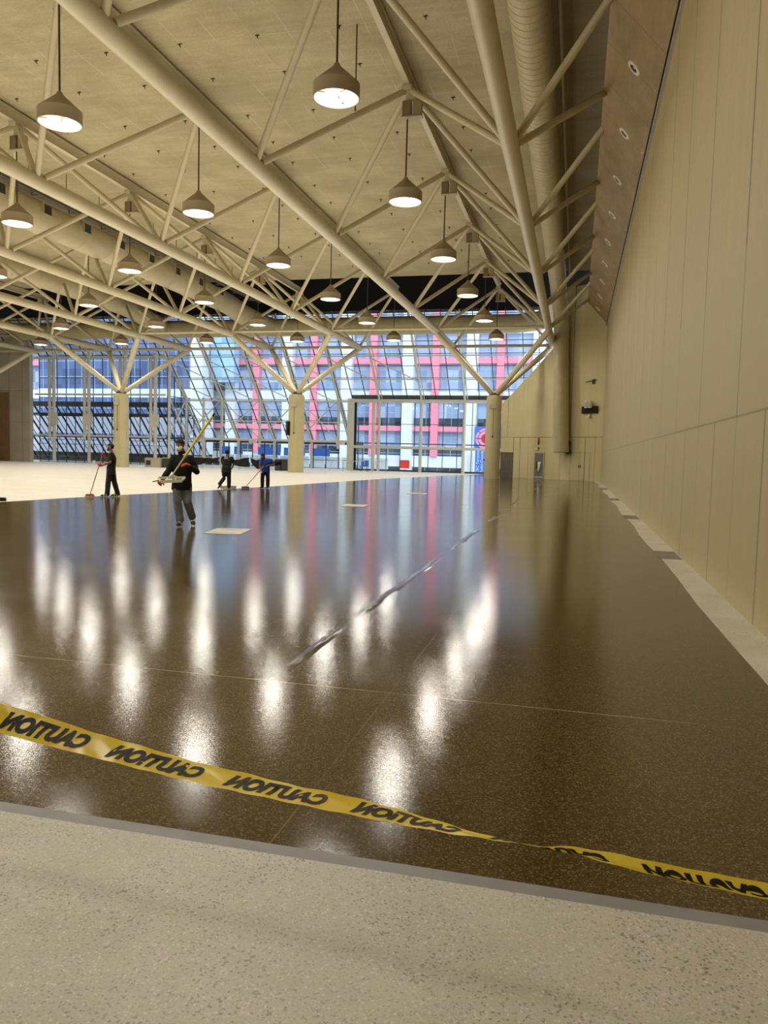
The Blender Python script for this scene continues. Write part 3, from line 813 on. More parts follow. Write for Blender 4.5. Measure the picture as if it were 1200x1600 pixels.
b = NB(); poly(b, [(-4, .02, .15), (4.6, .32, .15), (4.6, .32, .9), (-4, .02, .9)]); obj('pane', b, M['glass'], t_)
def drape(x0, x1, seed):
    rnd = random.Random(seed); b = NB(); n = 26; rows_ = []
    for i in range(n+1):
        u = i/n; x = x0+(x1-x0)*u; sag = .12*math.sin(u*PI)+.06*math.sin(u*9+seed)
        col_ = [b.verts.new((x+.04*math.sin(q+seed), -.08-.05*math.sin(u*23+q*1.3+seed), 1.0-sag-q*(.15+.05*math.sin(u*5+seed)))) for q in range(5)]
        rows_.append(col_)
    for a_, c_ in zip(rows_, rows_[1:]):
        for q in range(4): b.faces.new((a_[q], a_[q+1], c_[q+1], c_[q]))
    return b
for i, (x0, x1) in enumerate([(-3.6, -.6), (-.4, 2.2), (2.3, 3.9)]):
    tag(obj('tarp', drape(x0, x1, i*2.1+1), M['dark'], smooth=True, loc=(-29, 60.5+.03*i, 0)), 'black plastic sheet draped over the guard railing, ' + ['left piece', 'middle piece', 'right piece behind the stooping worker'][i], 'tarp', 'black sheets on the railing')
t_ = thing('guard_railing', 'pale low handrails by the glass right of the middle column', 'railing', (-19.5, 66, 0))
for k in range(3):
    b = NB(); loft(b, [(-2+k*2, 0, 0), (-1.8+k*2, .2, .9), (-.9+k*2, .6, .95), (-.9+k*2, .6, 0)], .03, 8); obj('rail', b, M['white_frame'], t_, smooth=True)
t_ = thing('blue_chair', 'small blue stacked seat by the glass left of the entrance bay', 'chair', (-18.6, 67.2, 0))
b = NB(); box(b, -.35, .35, -.3, .3, .42, .5, .02); obj('seat', b, M['bluesign'], t_)
b = NB(); box(b, -.35, .35, .25, .32, .5, 1.0, .02); obj('backrest', b, M['bluesign'], t_)
for a_ in (-.3, .3):
    for c_ in (-.25, .25): b = NB(); tube(b, (a_, c_, 0), (a_, c_, .43), .025, 6); obj('leg', b, M['darkgrey'], t_)
b = NB(); box(b, -.12, .12, -.08, .08, .0, .32, .02)
tag(obj('white_container', b, M['white'], loc=(-45.3, 65.6, 0)), 'small white container on the floor before the left glass wall', 'container')
for i, (x, y) in enumerate([(-36.9, 70.5), (-30.9, 70.5), (-21.9, 70.5)]):
    b = NB(); box(b, -.42, .42, -.03, .03, -.14, .14, .01); o = tag(obj('exit_sign', b, M['white'], loc=(x, y, 2.55)), f'small white exit sign on the low beam of the glass wall, {ordn[i]} from the left', 'sign', 'exit signs')
    cu = bpy.data.curves.new('lettering', 'FONT'); cu.body = 'EXIT'; cu.size = .26; cu.align_x = 'CENTER'; cu.align_y = 'CENTER'
    tx = obj('lettering', textmesh(cu), M['red'], o, loc=(0, -.035, 0)); tx.rotation_euler = (PI/2, 0, 0)

# ------------------------------------------------------------------ outside
b = NB(); box(b, -140, 40, 76, 140, -.9, -.6); struct('floor', b, paint('street_paving', (190, 195, 198), .8, .1, .3))
of = thing('office_building', 'large office block outside with white pillars, coral red frames and blue windows', 'building', (-20, 100, -.6))
def op(name, b, m): return obj(name, b, M[m], of, loc=(20, -100, .6))
b = NB(); box(b, -125, 12, 101, 101.4, 1.5, 50); op('window_wall', b, 'win_blue')
b = NB(); box(b, -125, 12, 101, 101.4, -.6, 0.0); op('shop_windows', b, 'win_low')
for z0, z1 in ((4.75, 5.35), (13.6, 14.3), (22.4, 23.1), (31.2, 31.9)):
    b = NB(); box(b, -125, 12, 100.3, 101.0, z0, z1); op('red_beam', b, 'pink')
for z0, z1 in ((0.0, 1.5), (8.7, 10.0), (17.4, 18.8), (26.3, 27.6)):
    b = NB(); box(b, -125, 12, 100.5, 101.0, z0, z1); op('spandrel', b, 'offwhite')
b = NB(); box(b, -125, 12, 100.95, 101.02, 1.5, 2.6); box(b, -125, 12, 100.95, 101.02, 5.35, 6.5); op('low_window_band', b, 'win_low')
for k in range(-2, 13):
    x = -13.5 - 8.42*k
    b = NB(); box(b, x-.72, x+.72, 99.6, 100.9, -.6, 50); op('pillar', b, 'offwhite')
    x = -18.3 - 8.42*k
    b = NB(); box(b, x-.46, x+.46, 100.1, 100.9, 1.5, 50); op('red_column', b, 'pink')
nb = thing('glass_tower', 'dark navy glass tower outside the left glass wall', 'building', (-63, 96, -.6))
b = NB(); box(b, -12.3, 11.8, 0, 3, 0, 52); obj('curtain_wall', b, M['win_navy'], nb)
b = NB(); box(b, -12.32, 11.82, -.1, 0, 9.2, 10.4); box(b, -12.32, 11.82, -.1, 0, 26, 27); obj('spandrel', b, M['offwhite'], nb)
b = NB(); box(b, 11.8, 13.6, -.3, 3, 0, 52); obj('corner_pillar', b, M['offwhite'], nb)
sb = thing('blue_glass_bay', 'bright pale blue glazed bay outside between office windows', 'building', (-47.5, 97.5, -.6))
b = NB(); box(b, -1.6, 1.85, 0, 1.6, 11.5, 34); obj('curtain_wall', b, M['win_sky'], sb)
# signs outside
sg = thing('building_sign', 'blue sign board outside with a round red emblem beside the right column', 'sign', (-10.6, 99.3, 3.95))
b = NB(); box(b, -2.2, 2.2, 0, .15, -1.45, 1.5); obj('board', b, M['bluesign'], sg)
b = NB(); lathe(b, [(0, 0), (.52, 0), (.52, .05), (0, .05)], 24); ro = obj('emblem', b, M['red'], sg, loc=(-.75, -.02, -.05)); ro.rotation_euler.x = PI/2
b = NB()
for ring, (r0, r1) in enumerate(((.6, .95), (1.03, 1.32))):
    for q in range(4 if ring == 0 else 8):
        N_ = 4 if ring == 0 else 8
        a0, a1 = 2*PI*q/N_+.12/(ring+1), 2*PI*(q+1)/N_-.12/(ring+1); P_ = []
        for e in range(7): a_ = a0+(a1-a0)*e/6; P_.append((r1*math.cos(a_), r1*math.sin(a_), .05))
        for e in range(7): a_ = a1+(a0-a1)*e/6; P_.append((r0*math.cos(a_), r0*math.sin(a_), .05))
        poly(b, P_)
ro = obj('emblem_segments', b, M['pink'], sg, loc=(-.75, -.02, -.05)); ro.rotation_euler.x = PI/2
bn = thing('street_banner', 'tall blue banner with white vertical lettering outside, left of the right column', 'banner', (-11.95, 98.6, .9))
b = NB(); box(b, -.62, .62, 0, .06, -1.5, 1.5); obj('cloth', b, M['bluesign'], bn)
b = NB(); box(b, -.85, -.62, 0, .05, -1.5, 1.5); box(b, -1.15, -.95, 0, .1, -1.5, 1.5); obj('pole', b, M['white'], bn)
for xo, tx_ in ((-.1, 'CBC Toronto'), (.42, 'Radio-Canada')):
    cu = bpy.data.curves.new('lettering', 'FONT'); cu.body = tx_; cu.size = .5; cu.align_x = 'CENTER'
    o = obj('lettering', textmesh(cu), M['white'], bn, loc=(xo, -.02, 0)); o.rotation_euler = (PI/2, -PI/2, 0)
rs = thing('street_sign', 'bright red square poster outside at the foot of a white pillar', 'poster', (-22.0, 99.4, .15))
b = NB(); box(b, -.68, .68, 0, .06, -.35, .72); obj('board', b, M['red'], rs)
b = NB(); box(b, -.68, .68, 0, .06, -.75, -.37); obj('lower_board', b, M['offwhite'], rs)
b = NB(); box(b, -.5, .5, -.01, 0, -.6, -.52); obj('text_strip', b, M['red'], rs)
for i, (xa, xb) in enumerate([(-38.2, -36.9), (-36.4, -35.4), (-33.6, -31.0), (-30.6, -28.2), (-27.5, -25.4)]):
    b = NB(); box(b, xa, xb, 0, .08, 0, .85)
    tag(obj('blue_blind', b, M['bluesign'], loc=(0, 78, 1.2)), f'blue blind panel outside under the sloped glass, {ordn[i]} from the left', 'blind', 'blue blinds outside')
b = NB()
for k in range(11): box(b, -38.2+k*1.75, -38.2+k*1.75+1.6, 0, .08, -.6, 1.15)
tag(obj('white_hoarding', b, M['offwhite'], loc=(0, 78.4, 0)), 'row of white hoarding panels outside behind the guard railing', 'hoarding')
# lower lean-to roof outside the left wall
sk_ = thing('lower_skylight', 'dark framed low sloping skylight outside the left glass wall', 'skylight', (-46, 73, 0))
def kp(name, b, m): return obj(name, b, M[m], sk_, loc=(46, -73, 0))
b = NB(); poly(b, [slope(-64, 3.1), slope(XM-.3, 3.1), slope(XM-.3, 4.9), slope(-64, 4.9)]); poly(b, [slope(-64, 1.0), slope(XM-.3, 1.0), slope(XM-.3, 2.6), slope(-64, 2.6)]); kp('pane', b, 'frost')
b = NB()
for x in frange(-63.5, XM-.4, 1.35): bar(b, slope(x, .3, .2), slope(x, 6.0, .2), .10, .16); bar(b, slope(x+.5, .3, .1), slope(x+.5, 6.0, .1), .04, .06)
kp('dark_rafters', b, 'dark')
b = NB()
for z in (.6, 2.85, 5.2): bar(b, slope(-64, z, .15), slope(XM-.3, z, .15), .3, .2)
bar(b, (-64, 71.6, 6.1), (XM-.3, 71.6, 6.1), .3, .5); kp('dark_purlin', b, 'mullion')
b = NB(); box(b, -64, XM-.3, 77.2, 77.4, -.6, 1.1); kp('base_wall', b, 'darkgrey')

# ------------------------------------------------------------------ people
PM = {}
PM['skin'] = paint('skin', (150, 104, 78), .55, .05, 8)
PM['skin_dark'] = paint('skin_dark', (112, 74, 54), .55, .05, 8)
PM['black'] = paint('black_cloth', (14, 14, 16), .85, .2, 12, .2, bs=60)
PM['charcoal'] = paint('charcoal_cloth', (24, 24, 27), .85, .2, 12, .2, bs=60)
PM['jeans_grey'] = paint('grey_denim', (136, 142, 152), .85, .22, 9, .3, bs=50)
PM['jeans_dark'] = paint('dark_denim', (30, 38, 52), .85, .2, 9, .3, bs=50)
PM['blue'] = paint('blue_cloth', (38, 78, 172), .8, .15, 9, .2, bs=50)
PM['orange'] = paint('orange_glove', (228, 74, 44), .6, .1, 20)
PM['hair'] = paint('black_hair', (16, 13, 12), .7, .2, 40)
PM['yellow'] = paint('yellow_pole', (240, 222, 60), .4, .05)
PM['cream'] = paint('cream_plastic', (226, 222, 202), .5, .05)
PM['wood'] = paint('wood_handle', (178, 120, 84), .5, .08)
PM['shoe'] = paint('olive_shoe', (58, 56, 44), .7, .15, 20)

def lerp(a, b, t): return V(a)*(1-t)+V(b)*t
def limb(b, a, m, c, r0, r1, r2, n=14):
    a, m, c = V(a), V(m), V(c)
    pts = [a, lerp(a, m, .35), lerp(a, m, .8), m, lerp(m, c, .3), lerp(m, c, .75), c]
    loft(b, pts, [r0, r0*.98, r1*1.04, r1, r1*1.03, (r1+r2)/2*.95, r2], n)
    ball(b, a, r0, 14); ball(b, m, r1, 12); ball(b, c, r2, 12)

def glove(parent, wrist, palmdir, fingdir, m, curl=.9, s=1., name='glove'):
    """hand: palm, four unequal curled fingers and a thumb from the palm side"""
    w = V(wrist); f = V(fingdir).normalized(); p = V(palmdir); p = (p-f*p.dot(f)).normalized(); sd = f.cross(p)
    b = NB()
    loft(b, [w, w+f*.035*s, w+f*.075*s, w+f*.095*s], [(.028*s, .022*s), (.038*s, .02*s), (.044*s, .018*s), (.04*s, .014*s)], 12, side=sd)
    for i, (o, L, r) in enumerate(((-.032, .075, .0105), (-.011, .085, .011), (.011, .08, .0105), (.031, .062, .0095))):
        q = w+f*.088*s+sd*o*s; pts = [q-f*.01*s]; d = f.copy()
        for k in range(3):
            d = (d + p*curl*(.55+.25*k)).normalized(); pts.append(pts[-1]+d*L*s*(.42, .33, .27)[k])
        loft(b, pts, [r*s*1.05, r*s, r*s*.92, r*s*.8], 8); ball(b, pts[-1], r*s*.8, 8)
    q = w+f*.03*s-sd*.03*s; d = (f*.55-sd*.75+p*.3).normalized(); q2 = q+d*.035*s; d2 = (f*.7-sd*.1+p*.7).normalized(); q3 = q2+d2*.032*s; q4 = q3+(d2+p*.3).normalized()*.022*s
    loft(b, [q, q2, q3, q4], [.014*s, .0125*s, .0115*s, .009*s], 8); ball(b, q4, .009*s, 8)
    return obj(name, remesh(name, b, .0055, 2), m, parent, smooth=True)

def head(b, c, face, r=1.0):
    """skull, jaw, nose, ears and neck stub pieces"""
    f = V(face).normalized(); up = V((0, 0, 1)); s = f.cross(up).normalized(); c = V(c)
    mt = Matrix((s, f, up)).transposed().to_4x4()
    def e(off, rad): bmesh.ops.create_uvsphere(b, u_segments=18, v_segments=12, radius=1, matrix=Matrix.Translation(c+s*off[0]*r+f*off[1]*r+up*off[2]*r) @ mt @ Matrix.Diagonal((rad[0]*r, rad[1]*r, rad[2]*r, 1)))
    e((0, -.012, .03), (.076, .095, .088)); e((0, .018, -.045), (.056, .068, .062)); e((0, .052, -.085), (.028, .026, .024))
    e((0, .092, -.018), (.013, .022, .026)); e((0, .078, .03), (.05, .02, .014))
    e((0, .082, -.058), (.026, .014, .008))
    for q in (-1, 1): e((q*.077, -.008, -.01), (.012, .02, .032)); e((q*.035, .066, -.02), (.022, .02, .02))
    return f, s, up

def facebits(parent, c, face, skin, beard=False):
    f = V(face).normalized(); up = V((0, 0, 1)); s = f.cross(up).normalized(); c = V(c)
    for q in (-1, 1):
        b = NB(); ball(b, c+s*q*.030+f*.079+up*.008, .0115, 10); e = obj('eye', b, M['white'], parent, smooth=True)
        b = NB(); ball(b, c+s*q*.030+f*.088+up*.008, .006, 8); obj('pupil', b, M['dark'], e, smooth=True)

def hairpiece(parent, c, face, name='hair', m='hair', low=0.0, k=1.0):
    f = V(face).normalized(); up = V((0, 0, 1)); s = f.cross(up).normalized(); c = V(c)
    mt = Matrix((s, f, up)).transposed().to_4x4(); b = NB()
    bmesh.ops.create_uvsphere(b, u_segments=24, v_segments=16, radius=1, matrix=Matrix.Translation(c-f*.016+up*.036) @ mt @ Matrix.Diagonal((.086*k, .104*k, .096*k, 1)))
    kill = [v for v in b.verts if (v.co-c).dot(up) < (.045 if (v.co-c).dot(f) > .01 else -.05+low) - .0*1]
    bmesh.ops.delete(b, geom=kill, context='VERTS')
    for v in b.verts: v.co += V((random.uniform(-1, 1), random.uniform(-1, 1), random.uniform(-1, 1)))*.003
    o = obj(name, b, PM[m], parent, smooth=True)
    md = o.modifiers.new('thick', 'SOLIDIFY'); md.thickness = .008; md.offset = -1
    return o

def torso(b, hip, chest, neck, side, w=1., k=1.):
    hip, chest, neck = V(hip), V(chest), V(neck)
    mid = lerp(hip, chest, .5)
    loft(b, [hip-V((0, 0, .06)), hip, mid, lerp(mid, chest, .6), chest, lerp(chest, neck, .45), lerp(chest, neck, .8)],
         [(.150*w*k, .10*k), (.168*w*k, .122*k), (.158*w*k, .115*k), (.178*w*k, .122*k), (.188*w*k, .12*k), (.15*w*k, .09*k), (.07*k, .065*k)], 20, side=side)

def person(root, J, side, face, skin, topm, legm, long_sleeve, boot, hairk=1., topname='shirt', hem=.1):
    """J: joints relative to the root"""
    b = NB()
    torso(b, J['hip'], J['chest'], J['neck'], side)
    loft(b, [J['neck'], lerp(J['neck'], J['head'], .4), J['head']], [.062, .056, .05], 14)
    head(b, J['head'], face)
    for q in 'LR':
        limb(b, J['sh'+q], J['el'+q], J['ha'+q], .052, .04, .029)
        loft(b, [J['chest'], J['sh'+q]], [.08, .055], 12)
        limb(b, J['hp'+q], J['kn'+q], J['an'+q], .085, .058, .042)
        limb(b, J['an'+q], lerp(J['an'+q], J['to'+q], .45), lerp(J['an'+q], J['to'+q], .85), .036, .026, .02)
    body = obj('body', remesh('body', b, .014, 4), skin, root, smooth=True)
    facebits(root, J['head'], face, skin)
    # top
    b = NB(); torso(b, V(J['hip'])-V((0, 0, hem)), J['chest'], J['neck'], side, 1.03, 1.13); loft(b, [V(J['hip'])-V((0, 0, hem+.06)), V(J['hip'])-V((0, 0, hem-.05)), V(J['hip'])+V((0, 0, .1))], [(.205, .15), (.20, .147), (.18, .135)], 24, side=side)
    for q in 'LR':
        loft(b, [J['chest'], J['sh'+q]], [.10, .078], 12); ball(b, J['sh'+q], .074, 14)
        if long_sleeve:
            limb(b, J['sh'+q], J['el'+q], lerp(J['el'+q], J['ha'+q], .93), .079, .062, .045)
        else:
            e = lerp(J['sh'+q], J['el'+q], .72); loft(b, [J['sh'+q], e], [.079, .072], 14)
    if long_sleeve: loft(b, [J['neck'], lerp(J['neck'], J['head'], .35)], [.078, .07], 14)
    obj(topname, remesh(topname, b, .013, 3), topm, root, smooth=True)
    # trousers with folds at the ankle
    b = NB(); s = V(side).normalized()
    loft(b, [V(J['hip'])+V((0, 0, .04)), V(J['hip'])-V((0, 0, .04)), lerp(J['hpL'], J['hpR'], .5)-V((0, 0, .03))], [(.165, .118), (.172, .13), (.15, .12)], 20, side=s)
    for q in 'LR':
        a, m, c = V(J['hp'+q]), V(J['kn'+q]), V(J['an'+q]); c2 = lerp(m, c, 1.04)
        loft(b, [a, lerp(a, m, .35), lerp(a, m, .75), m, lerp(m, c2, .3), lerp(m, c2, .6), lerp(m, c2, .85), c2], [.106, .104, .09, .084, .086, .078, .082, .076], 16)
        ball(b, a, .106, 14); ball(b, m, .08, 12)
    obj('trousers', remesh('trousers', b, .013, 2), legm, root, smooth=True)
    for q in 'LR':
        a, t2 = V(J['an'+q]), V(J['to'+q]); d = (t2-a); heel = a - V((d.x, d.y, 0)).normalized()*.05; heel.z = max(.0, a.z-.07)+.035
        b = NB(); hz = heel; tz = V(t2)
        loft(b, [hz-(tz-hz).normalized()*.02, lerp(hz, tz, .3), lerp(hz, tz, .7), tz, tz+(tz-hz).normalized()*.03], [(.036, .03), (.042, .045), (.05, .034), (.046, .026), (.025, .015)], 14, side=V(d).cross(V((0, 0, 1))))
        loft(b, [a+V((0, 0, .04)), lerp(a, hz, .6)+V((0, 0, .01))], [.054, .052], 12); ball(b, lerp(a, hz, .7)+V((0, 0, .01)), .05, 10)
        so = obj('shoe', remesh('shoe', b, .009, 2), boot, root, smooth=True)
        if boot is PM['shoe']:
            for tt in (.35, .68):
                b = NB(); c = lerp(hz, tz, tt); nrm = (tz-hz).normalized(); a_, b_ = frame(nrm)
                loft(b, [c-nrm*.018, c+nrm*.018], [(.053, .048), (.053, .044)], 16, side=a_, cap=False); st = obj('strap', b, PM['cream'], so, smooth=True)
                st.modifiers.new('t', 'SOLIDIFY').thickness = .006
            # studs under the walking overshoe
            b = NB()
            for tt in (.05, .35, .65, .95):
                c = lerp(hz, tz, tt)
                for q2 in (-.03, .03):
                    sdv = V(d).cross(V((0, 0, 1))).normalized()*q2
                    tube(b, c+sdv-V((0, 0, .02)), c+sdv-V((0, 0, .052)), .006, 6)
            obj('studs', b, PM['cream'], so)
    return body

def hold(pole, d, t): return V(pole)+V(d)*t

# --- man walking with the yellow pole (faces the camera)
r1 = None
r1 = thing('person', 'man in black jacket and grey jeans with white chin mask walking with a yellow pole', 'person', (-7.86, 14.42, 0), rz=.503)
J = dict(hip=(-.03, 0, .93), chest=(-.02, -.02, 1.30), neck=(-.03, -.03, 1.46), head=(-.07, -.06, 1.63),
         shL=(-.18, -.02, 1.37), elL=(-.29, -.06, 1.11), haL=(-.42, -.22, .93), shR=(.14, -.02, 1.37), elR=(.26, -.04, 1.11), haR=(.10, -.30, 1.235),
         hpL=(-.11, 0, .90), knL=(-.115, -.07, .50), anL=(-.06, -.02, .11), toL=(-.10, -.19, .055),
         hpR=(.06, 0, .90), knR=(.08, -.03, .50), anR=(.18, .24, .17), toR=(.20, .10, .045))
r1.scale = (1.03,)*3
person(r1, J, (1, 0, 0), (-.35, -1, -.02), PM['skin_dark'], PM['black'], PM['jeans_grey'], True, PM['shoe'], topname='jacket', hem=.13)
hairpiece(r1, J['head'], (-.35, -1, 0), 'hair', 'hair', 0, 1.02)
hc = V(J['head']); fdir = V((-.35, -1, 0)).normalized()
b = NB(); loft(b, [hc+fdir*.03+V((0, 0, -.035)), hc+fdir*.055+V((0, 0, -.075)), hc+fdir*.04+V((0, 0, -.115))], [(.066, .066), (.062, .06), (.045, .045)], 16, side=V((1, -.35, 0)))
obj('face_mask', b, M['white'], r1, smooth=True)
gL = glove(r1, (-.41, -.21, .945), (.3, -.6, .2), (-.35, -.45, -.55), PM['orange'], 1.0, 1.25)
gR = glove(r1, (.13, -.27, 1.235), (-.3, -.1, -.6), (-.7, -.35, .25), PM['orange'], 1.0, 1.25)
# yellow pole and squeegee frame he holds
pl = thing('squeegee', 'cream floor spreader frame on a long yellow pole carried by the walking man', 'squeegee', (-7.86, 14.42, 0), rz=.503)
pl.scale = (1.03,)*3; A = V((-.21, -.37, 1.05)); Bp = V((.585, -.40, 2.27)); dd = (Bp-A)
b = NB(); tube(b, A+dd*.27, A+dd*.955, .024, 12); tube(b, A+dd*.27, A+dd*.30, .024, 12); obj('pole', b, PM['yellow'], pl, smooth='auto')
b = NB(); tube(b, A, A+dd*.28, .015, 12); obj('lower_pole', b, PM['cream'], pl, smooth='auto')
b = NB(); tube(b, A+dd*.95, A+dd*1.0, .02, 12, .016); obj('end_grip', b, M['dark'], pl, smooth='auto')
b = NB(); c0, c1 = V((-.47, -.36, .985)), V((.03, -.36, 1.0))
bar(b, c0, c1, .035, .05, (0, 0, 1)); bar(b, c0+V((.04, -.10, -.07)), c1+V((-.06, -.10, -.06)), .03, .06, (0, 0, 1))
for t2 in (0, .33, .66, 1): bar(b, lerp(c0, c1, t2), lerp(c0+V((.04, -.10, -.07)), c1+V((-.06, -.10, -.06)), t2), .03, .03)
bar(b, A+V((-.02, 0, 0)), lerp(c0, c1, .5), .06, .04); bar(b, A, lerp(c0, c1, .75), .04, .03)
obj('spreader_frame', b, PM['cream'], pl)
b = NB(); bar(b, (-.58, -.37, .91), (-.42, -.35, .945), .022, .02); obj('side_grip', b, M['darkgrey'], pl)

# --- worker sweeping at the left, in profile facing left
r2 = thing('person', 'man in black t-shirt and dark jeans with orange gloves sweeping by the left column', 'person', (-14.72, 22.1, 0), rz=.588)
J = dict(hip=(.07, 0, .90), chest=(.10, 0, 1.27), neck=(.09, 0, 1.44), head=(.045, -.01, 1.61),
         shL=(.10, -.18, 1.38), elL=(.05, -.22, 1.12), haL=(-.20, -.13, 1.02), shR=(.10, .17, 1.38), elR=(-.02, .22, 1.20), haR=(-.14, .06, 1.30),
         hpL=(.05, -.08, .88), knL=(-.02, -.09, .48), anL=(-.05, -.10, .10), toL=(-.23, -.11, .045),
         hpR=(.09, .08, .88), knR=(.17, .09, .47), anR=(.27, .10, .10), toR=(.09, .11, .045))
person(r2, J, (0, 1, 0), (-1, -.08, -.05), PM['skin'], PM['black'], PM['jeans_dark'], False, PM['shoe'], topname='shirt', hem=.14)
hairpiece(r2, J['head'], (-1, -.08, 0))
hc = V(J['head']); b = NB(); loft(b, [hc+V((-.045, 0, -.06)), hc+V((-.062, 0, -.085)), hc+V((-.05, 0, -.12))], [(.052, .052), (.05, .045), (.03, .03)], 14, side=(0, 1, 0)); obj('beard', b, PM['hair'], r2, smooth=True)
glove(r2, (-.19, -.13, 1.02), (.1, .4, .3), (-1, .1, -.05), PM['orange'], 1.0, 1.2)
glove(r2, (-.13, .06, 1.30), (-.2, -.5, .2), (-.6, -.4, .6), PM['orange'], 1.0, 1.2)
br = thing('push_broom', 'floor broom with a pinkish wooden handle held by the worker in the black t-shirt', 'broom', (-14.72, 22.1, 0), rz=.588)
A = V((-.17, -.03, 1.45)); Bq = V((-.57, -.17, .07))
b = NB(); tube(b, A, Bq, .015, 10); obj('handle', b, PM['wood'], br, smooth='auto')
b = NB(); bar(b, (-.70, -.17, .075), (-.46, -.17, .075), .09, .04, (0, 0, 1)); obj('head_block', b, PM['wood'], br)
b = NB()
for k in range(12): bar(b, (-.69+k*.020, -.17, .06), (-.695+k*.021, -.18, .0), .085, .016, (0, 1, 0))
obj('bristles', b, PM['cream'], br)

# --- far worker seen from behind, mid-step
r3 = thing('person', 'worker all in black seen from behind mid-step with a wide broom', 'person', (-13.9, 29.2, 0), rz=.443)
J = dict(hip=(-.06, 0, .84), chest=(-.03, .06, 1.18), neck=(-.03, .10, 1.35), head=(-.03, .15, 1.50),
         shL=(-.20, .06, 1.29), elL=(-.24, .22, 1.06), haL=(-.02, .36, .98), shR=(.15, .06, 1.28), elR=(.24, .16, 1.04), haR=(.16, .36, .84),
         hpL=(-.13, 0, .82), knL=(-.16, .02, .44), anL=(-.32, -.26, .22), toL=(-.38, -.29, .06),
         hpR=(.02, 0, .82), knR=(.05, .05, .43), anR=(.05, .0, .10), toR=(.06, .17, .045))
person(r3, J, (1, 0, 0), (.15, 1, -.1), PM['skin_dark'], PM['charcoal'], PM['black'], False, M['dark'], topname='shirt', hem=.1)
hairpiece(r3, J['head'], (.15, 1, -.05), 'cap', 'hair', -.02, 1.06)
b = NB(); loft(b, [V(J['chest'])+V((-.12, -.135, .1)), V(J['chest'])+V((.02, -.14, .09))], [(.03, .006), (.03, .006)], 8, side=(0, 0, 1)); obj('shirt_print', b, M['ltgrey'], r3)
glove(r3, J['haL'], (.5, .3, 0), (.3, .8, -.1), PM['orange'], 1., 1.1); glove(r3, J['haR'], (-.3, .3, .1), (-.2, .8, -.3), PM['skin'], 1., 1.05, 'hand')
br = thing('push_broom', 'wide push broom pushed by the worker in black seen from behind', 'broom', (-13.9, 29.2, 0), rz=.443)
b = NB(); tube(b, (.16, .44, 1.22), (.03, .42, .08), .016, 10); obj('handle', b, PM['wood'], br, smooth='auto')
b = NB(); box(b, -.3, .36, .36, .48, .06, .12, .01); obj('head_block', b, M['ltgrey'], br)
b = NB()
for k in range(16): box(b, -.29+k*.04, -.26+k*.04, .37, .47, 0, .06)
obj('bristles', b, M['darkgrey'], br)

# --- far worker in blue, stooping over a broom
r4 = thing('person', 'worker in blue t-shirt and black trousers stooping over a broom', 'person', (-13.0, 30.9, 0), rz=.398)
J = dict(hip=(.03, .02, .84), chest=(.08, -.12, 1.16), neck=(.0, -.20, 1.29), head=(-.09, -.27, 1.38),
         shL=(-.13, -.14, 1.23), elL=(-.20, -.2, .98), haL=(-.15, -.34, .80), shR=(.26, -.10, 1.22), elR=(.42, -.06, 1.04), haR=(.20, -.30, 1.00),
         hpL=(-.05, .02, .82), knL=(-.08, -.04, .44), anL=(-.08, .0, .10), toL=(-.16, -.13, .045),
         hpR=(.12, .02, .82), knR=(.15, -.02, .44), anR=(.15, .02, .10), toR=(.10, -.13, .045))
person(r4, J, (1, .1, 0), (-.6, -.8, -.35), PM['skin_dark'], PM['blue'], PM['black'], False, M['dark'], topname='shirt', hem=.08)
hairpiece(r4, J['head'], (-.6, -.8, -.1), 'hair', 'hair', 0, 1.1)
glove(r4, J['haL'], (.3, -.2, .1), (-.2, -.3, -.6), PM['cream'], 1., 1.1); glove(r4, J['haR'], (-.1, -.2, -.5), (-.8, -.3, .0), PM['skin'], 1., 1.05, 'hand')
br = thing('push_broom', 'long-handled broom with dark head pushed by the worker in the blue t-shirt', 'broom', (-13.0, 30.9, 0), rz=.398)
b = NB(); tube(b, (-.02, -.38, .98), (-.78, -.52, .07), .016, 10); obj('handle', b, PM['wood'], br, smooth='auto')
b = NB(); box(b, -.95, -.62, -.6, -.46, .045, .09, .01); obj('head_block', b, M['dark'], br)
b = NB()
for k in range(8): box(b, -.94+k*.04, -.91+k*.04, -.59, -.47, 0, .045)
obj('bristles', b, M['darkgrey'], br)
bg = thing('shoulder_bag', 'black bag jutting out behind the waist of the worker in blue', 'bag', (-13.0, 30.9, 0), rz=.398)
b = NB(); loft(b, [(.28, .06, 1.03), (.45, .08, 1.10), (.68, .1, 1.12), (.74, .1, 1.12)], [(.08, .06), (.11, .07), (.09, .05), (.03, .02)], 14, side=(0, 0, 1)); obj('pouch', b, M['dark'], bg, smooth=True)
b = NB(); loft(b, [(.3, .02, 1.1), (.2, .14, 1.2), (.0, .08, 1.28), (-.1, -.0, 1.25)], .012, 8); obj('strap', b, M['dark'], bg, smooth=True)

# black mop head at the left picture edge
br = thing('push_broom', 'black flat broom head lying at the far left edge of the wet floor', 'broom', (-16.1, 18.6, 0))
b = NB(); box(b, -.35, .36, -.1, .1, .02, .1, .03); obj('head_block', b, M['dark'], br)
b = NB(); tube(b, (-.1, 0, .09), (-1.0, .1, 1.2), .016, 10); obj('handle', b, PM['wood'], br, smooth='auto')
b = NB()
for k in range(12): box(b, -.34+k*.058, -.3+k*.058, -.09, .09, 0, .03)
obj('bristles', b, M['dark'], br)

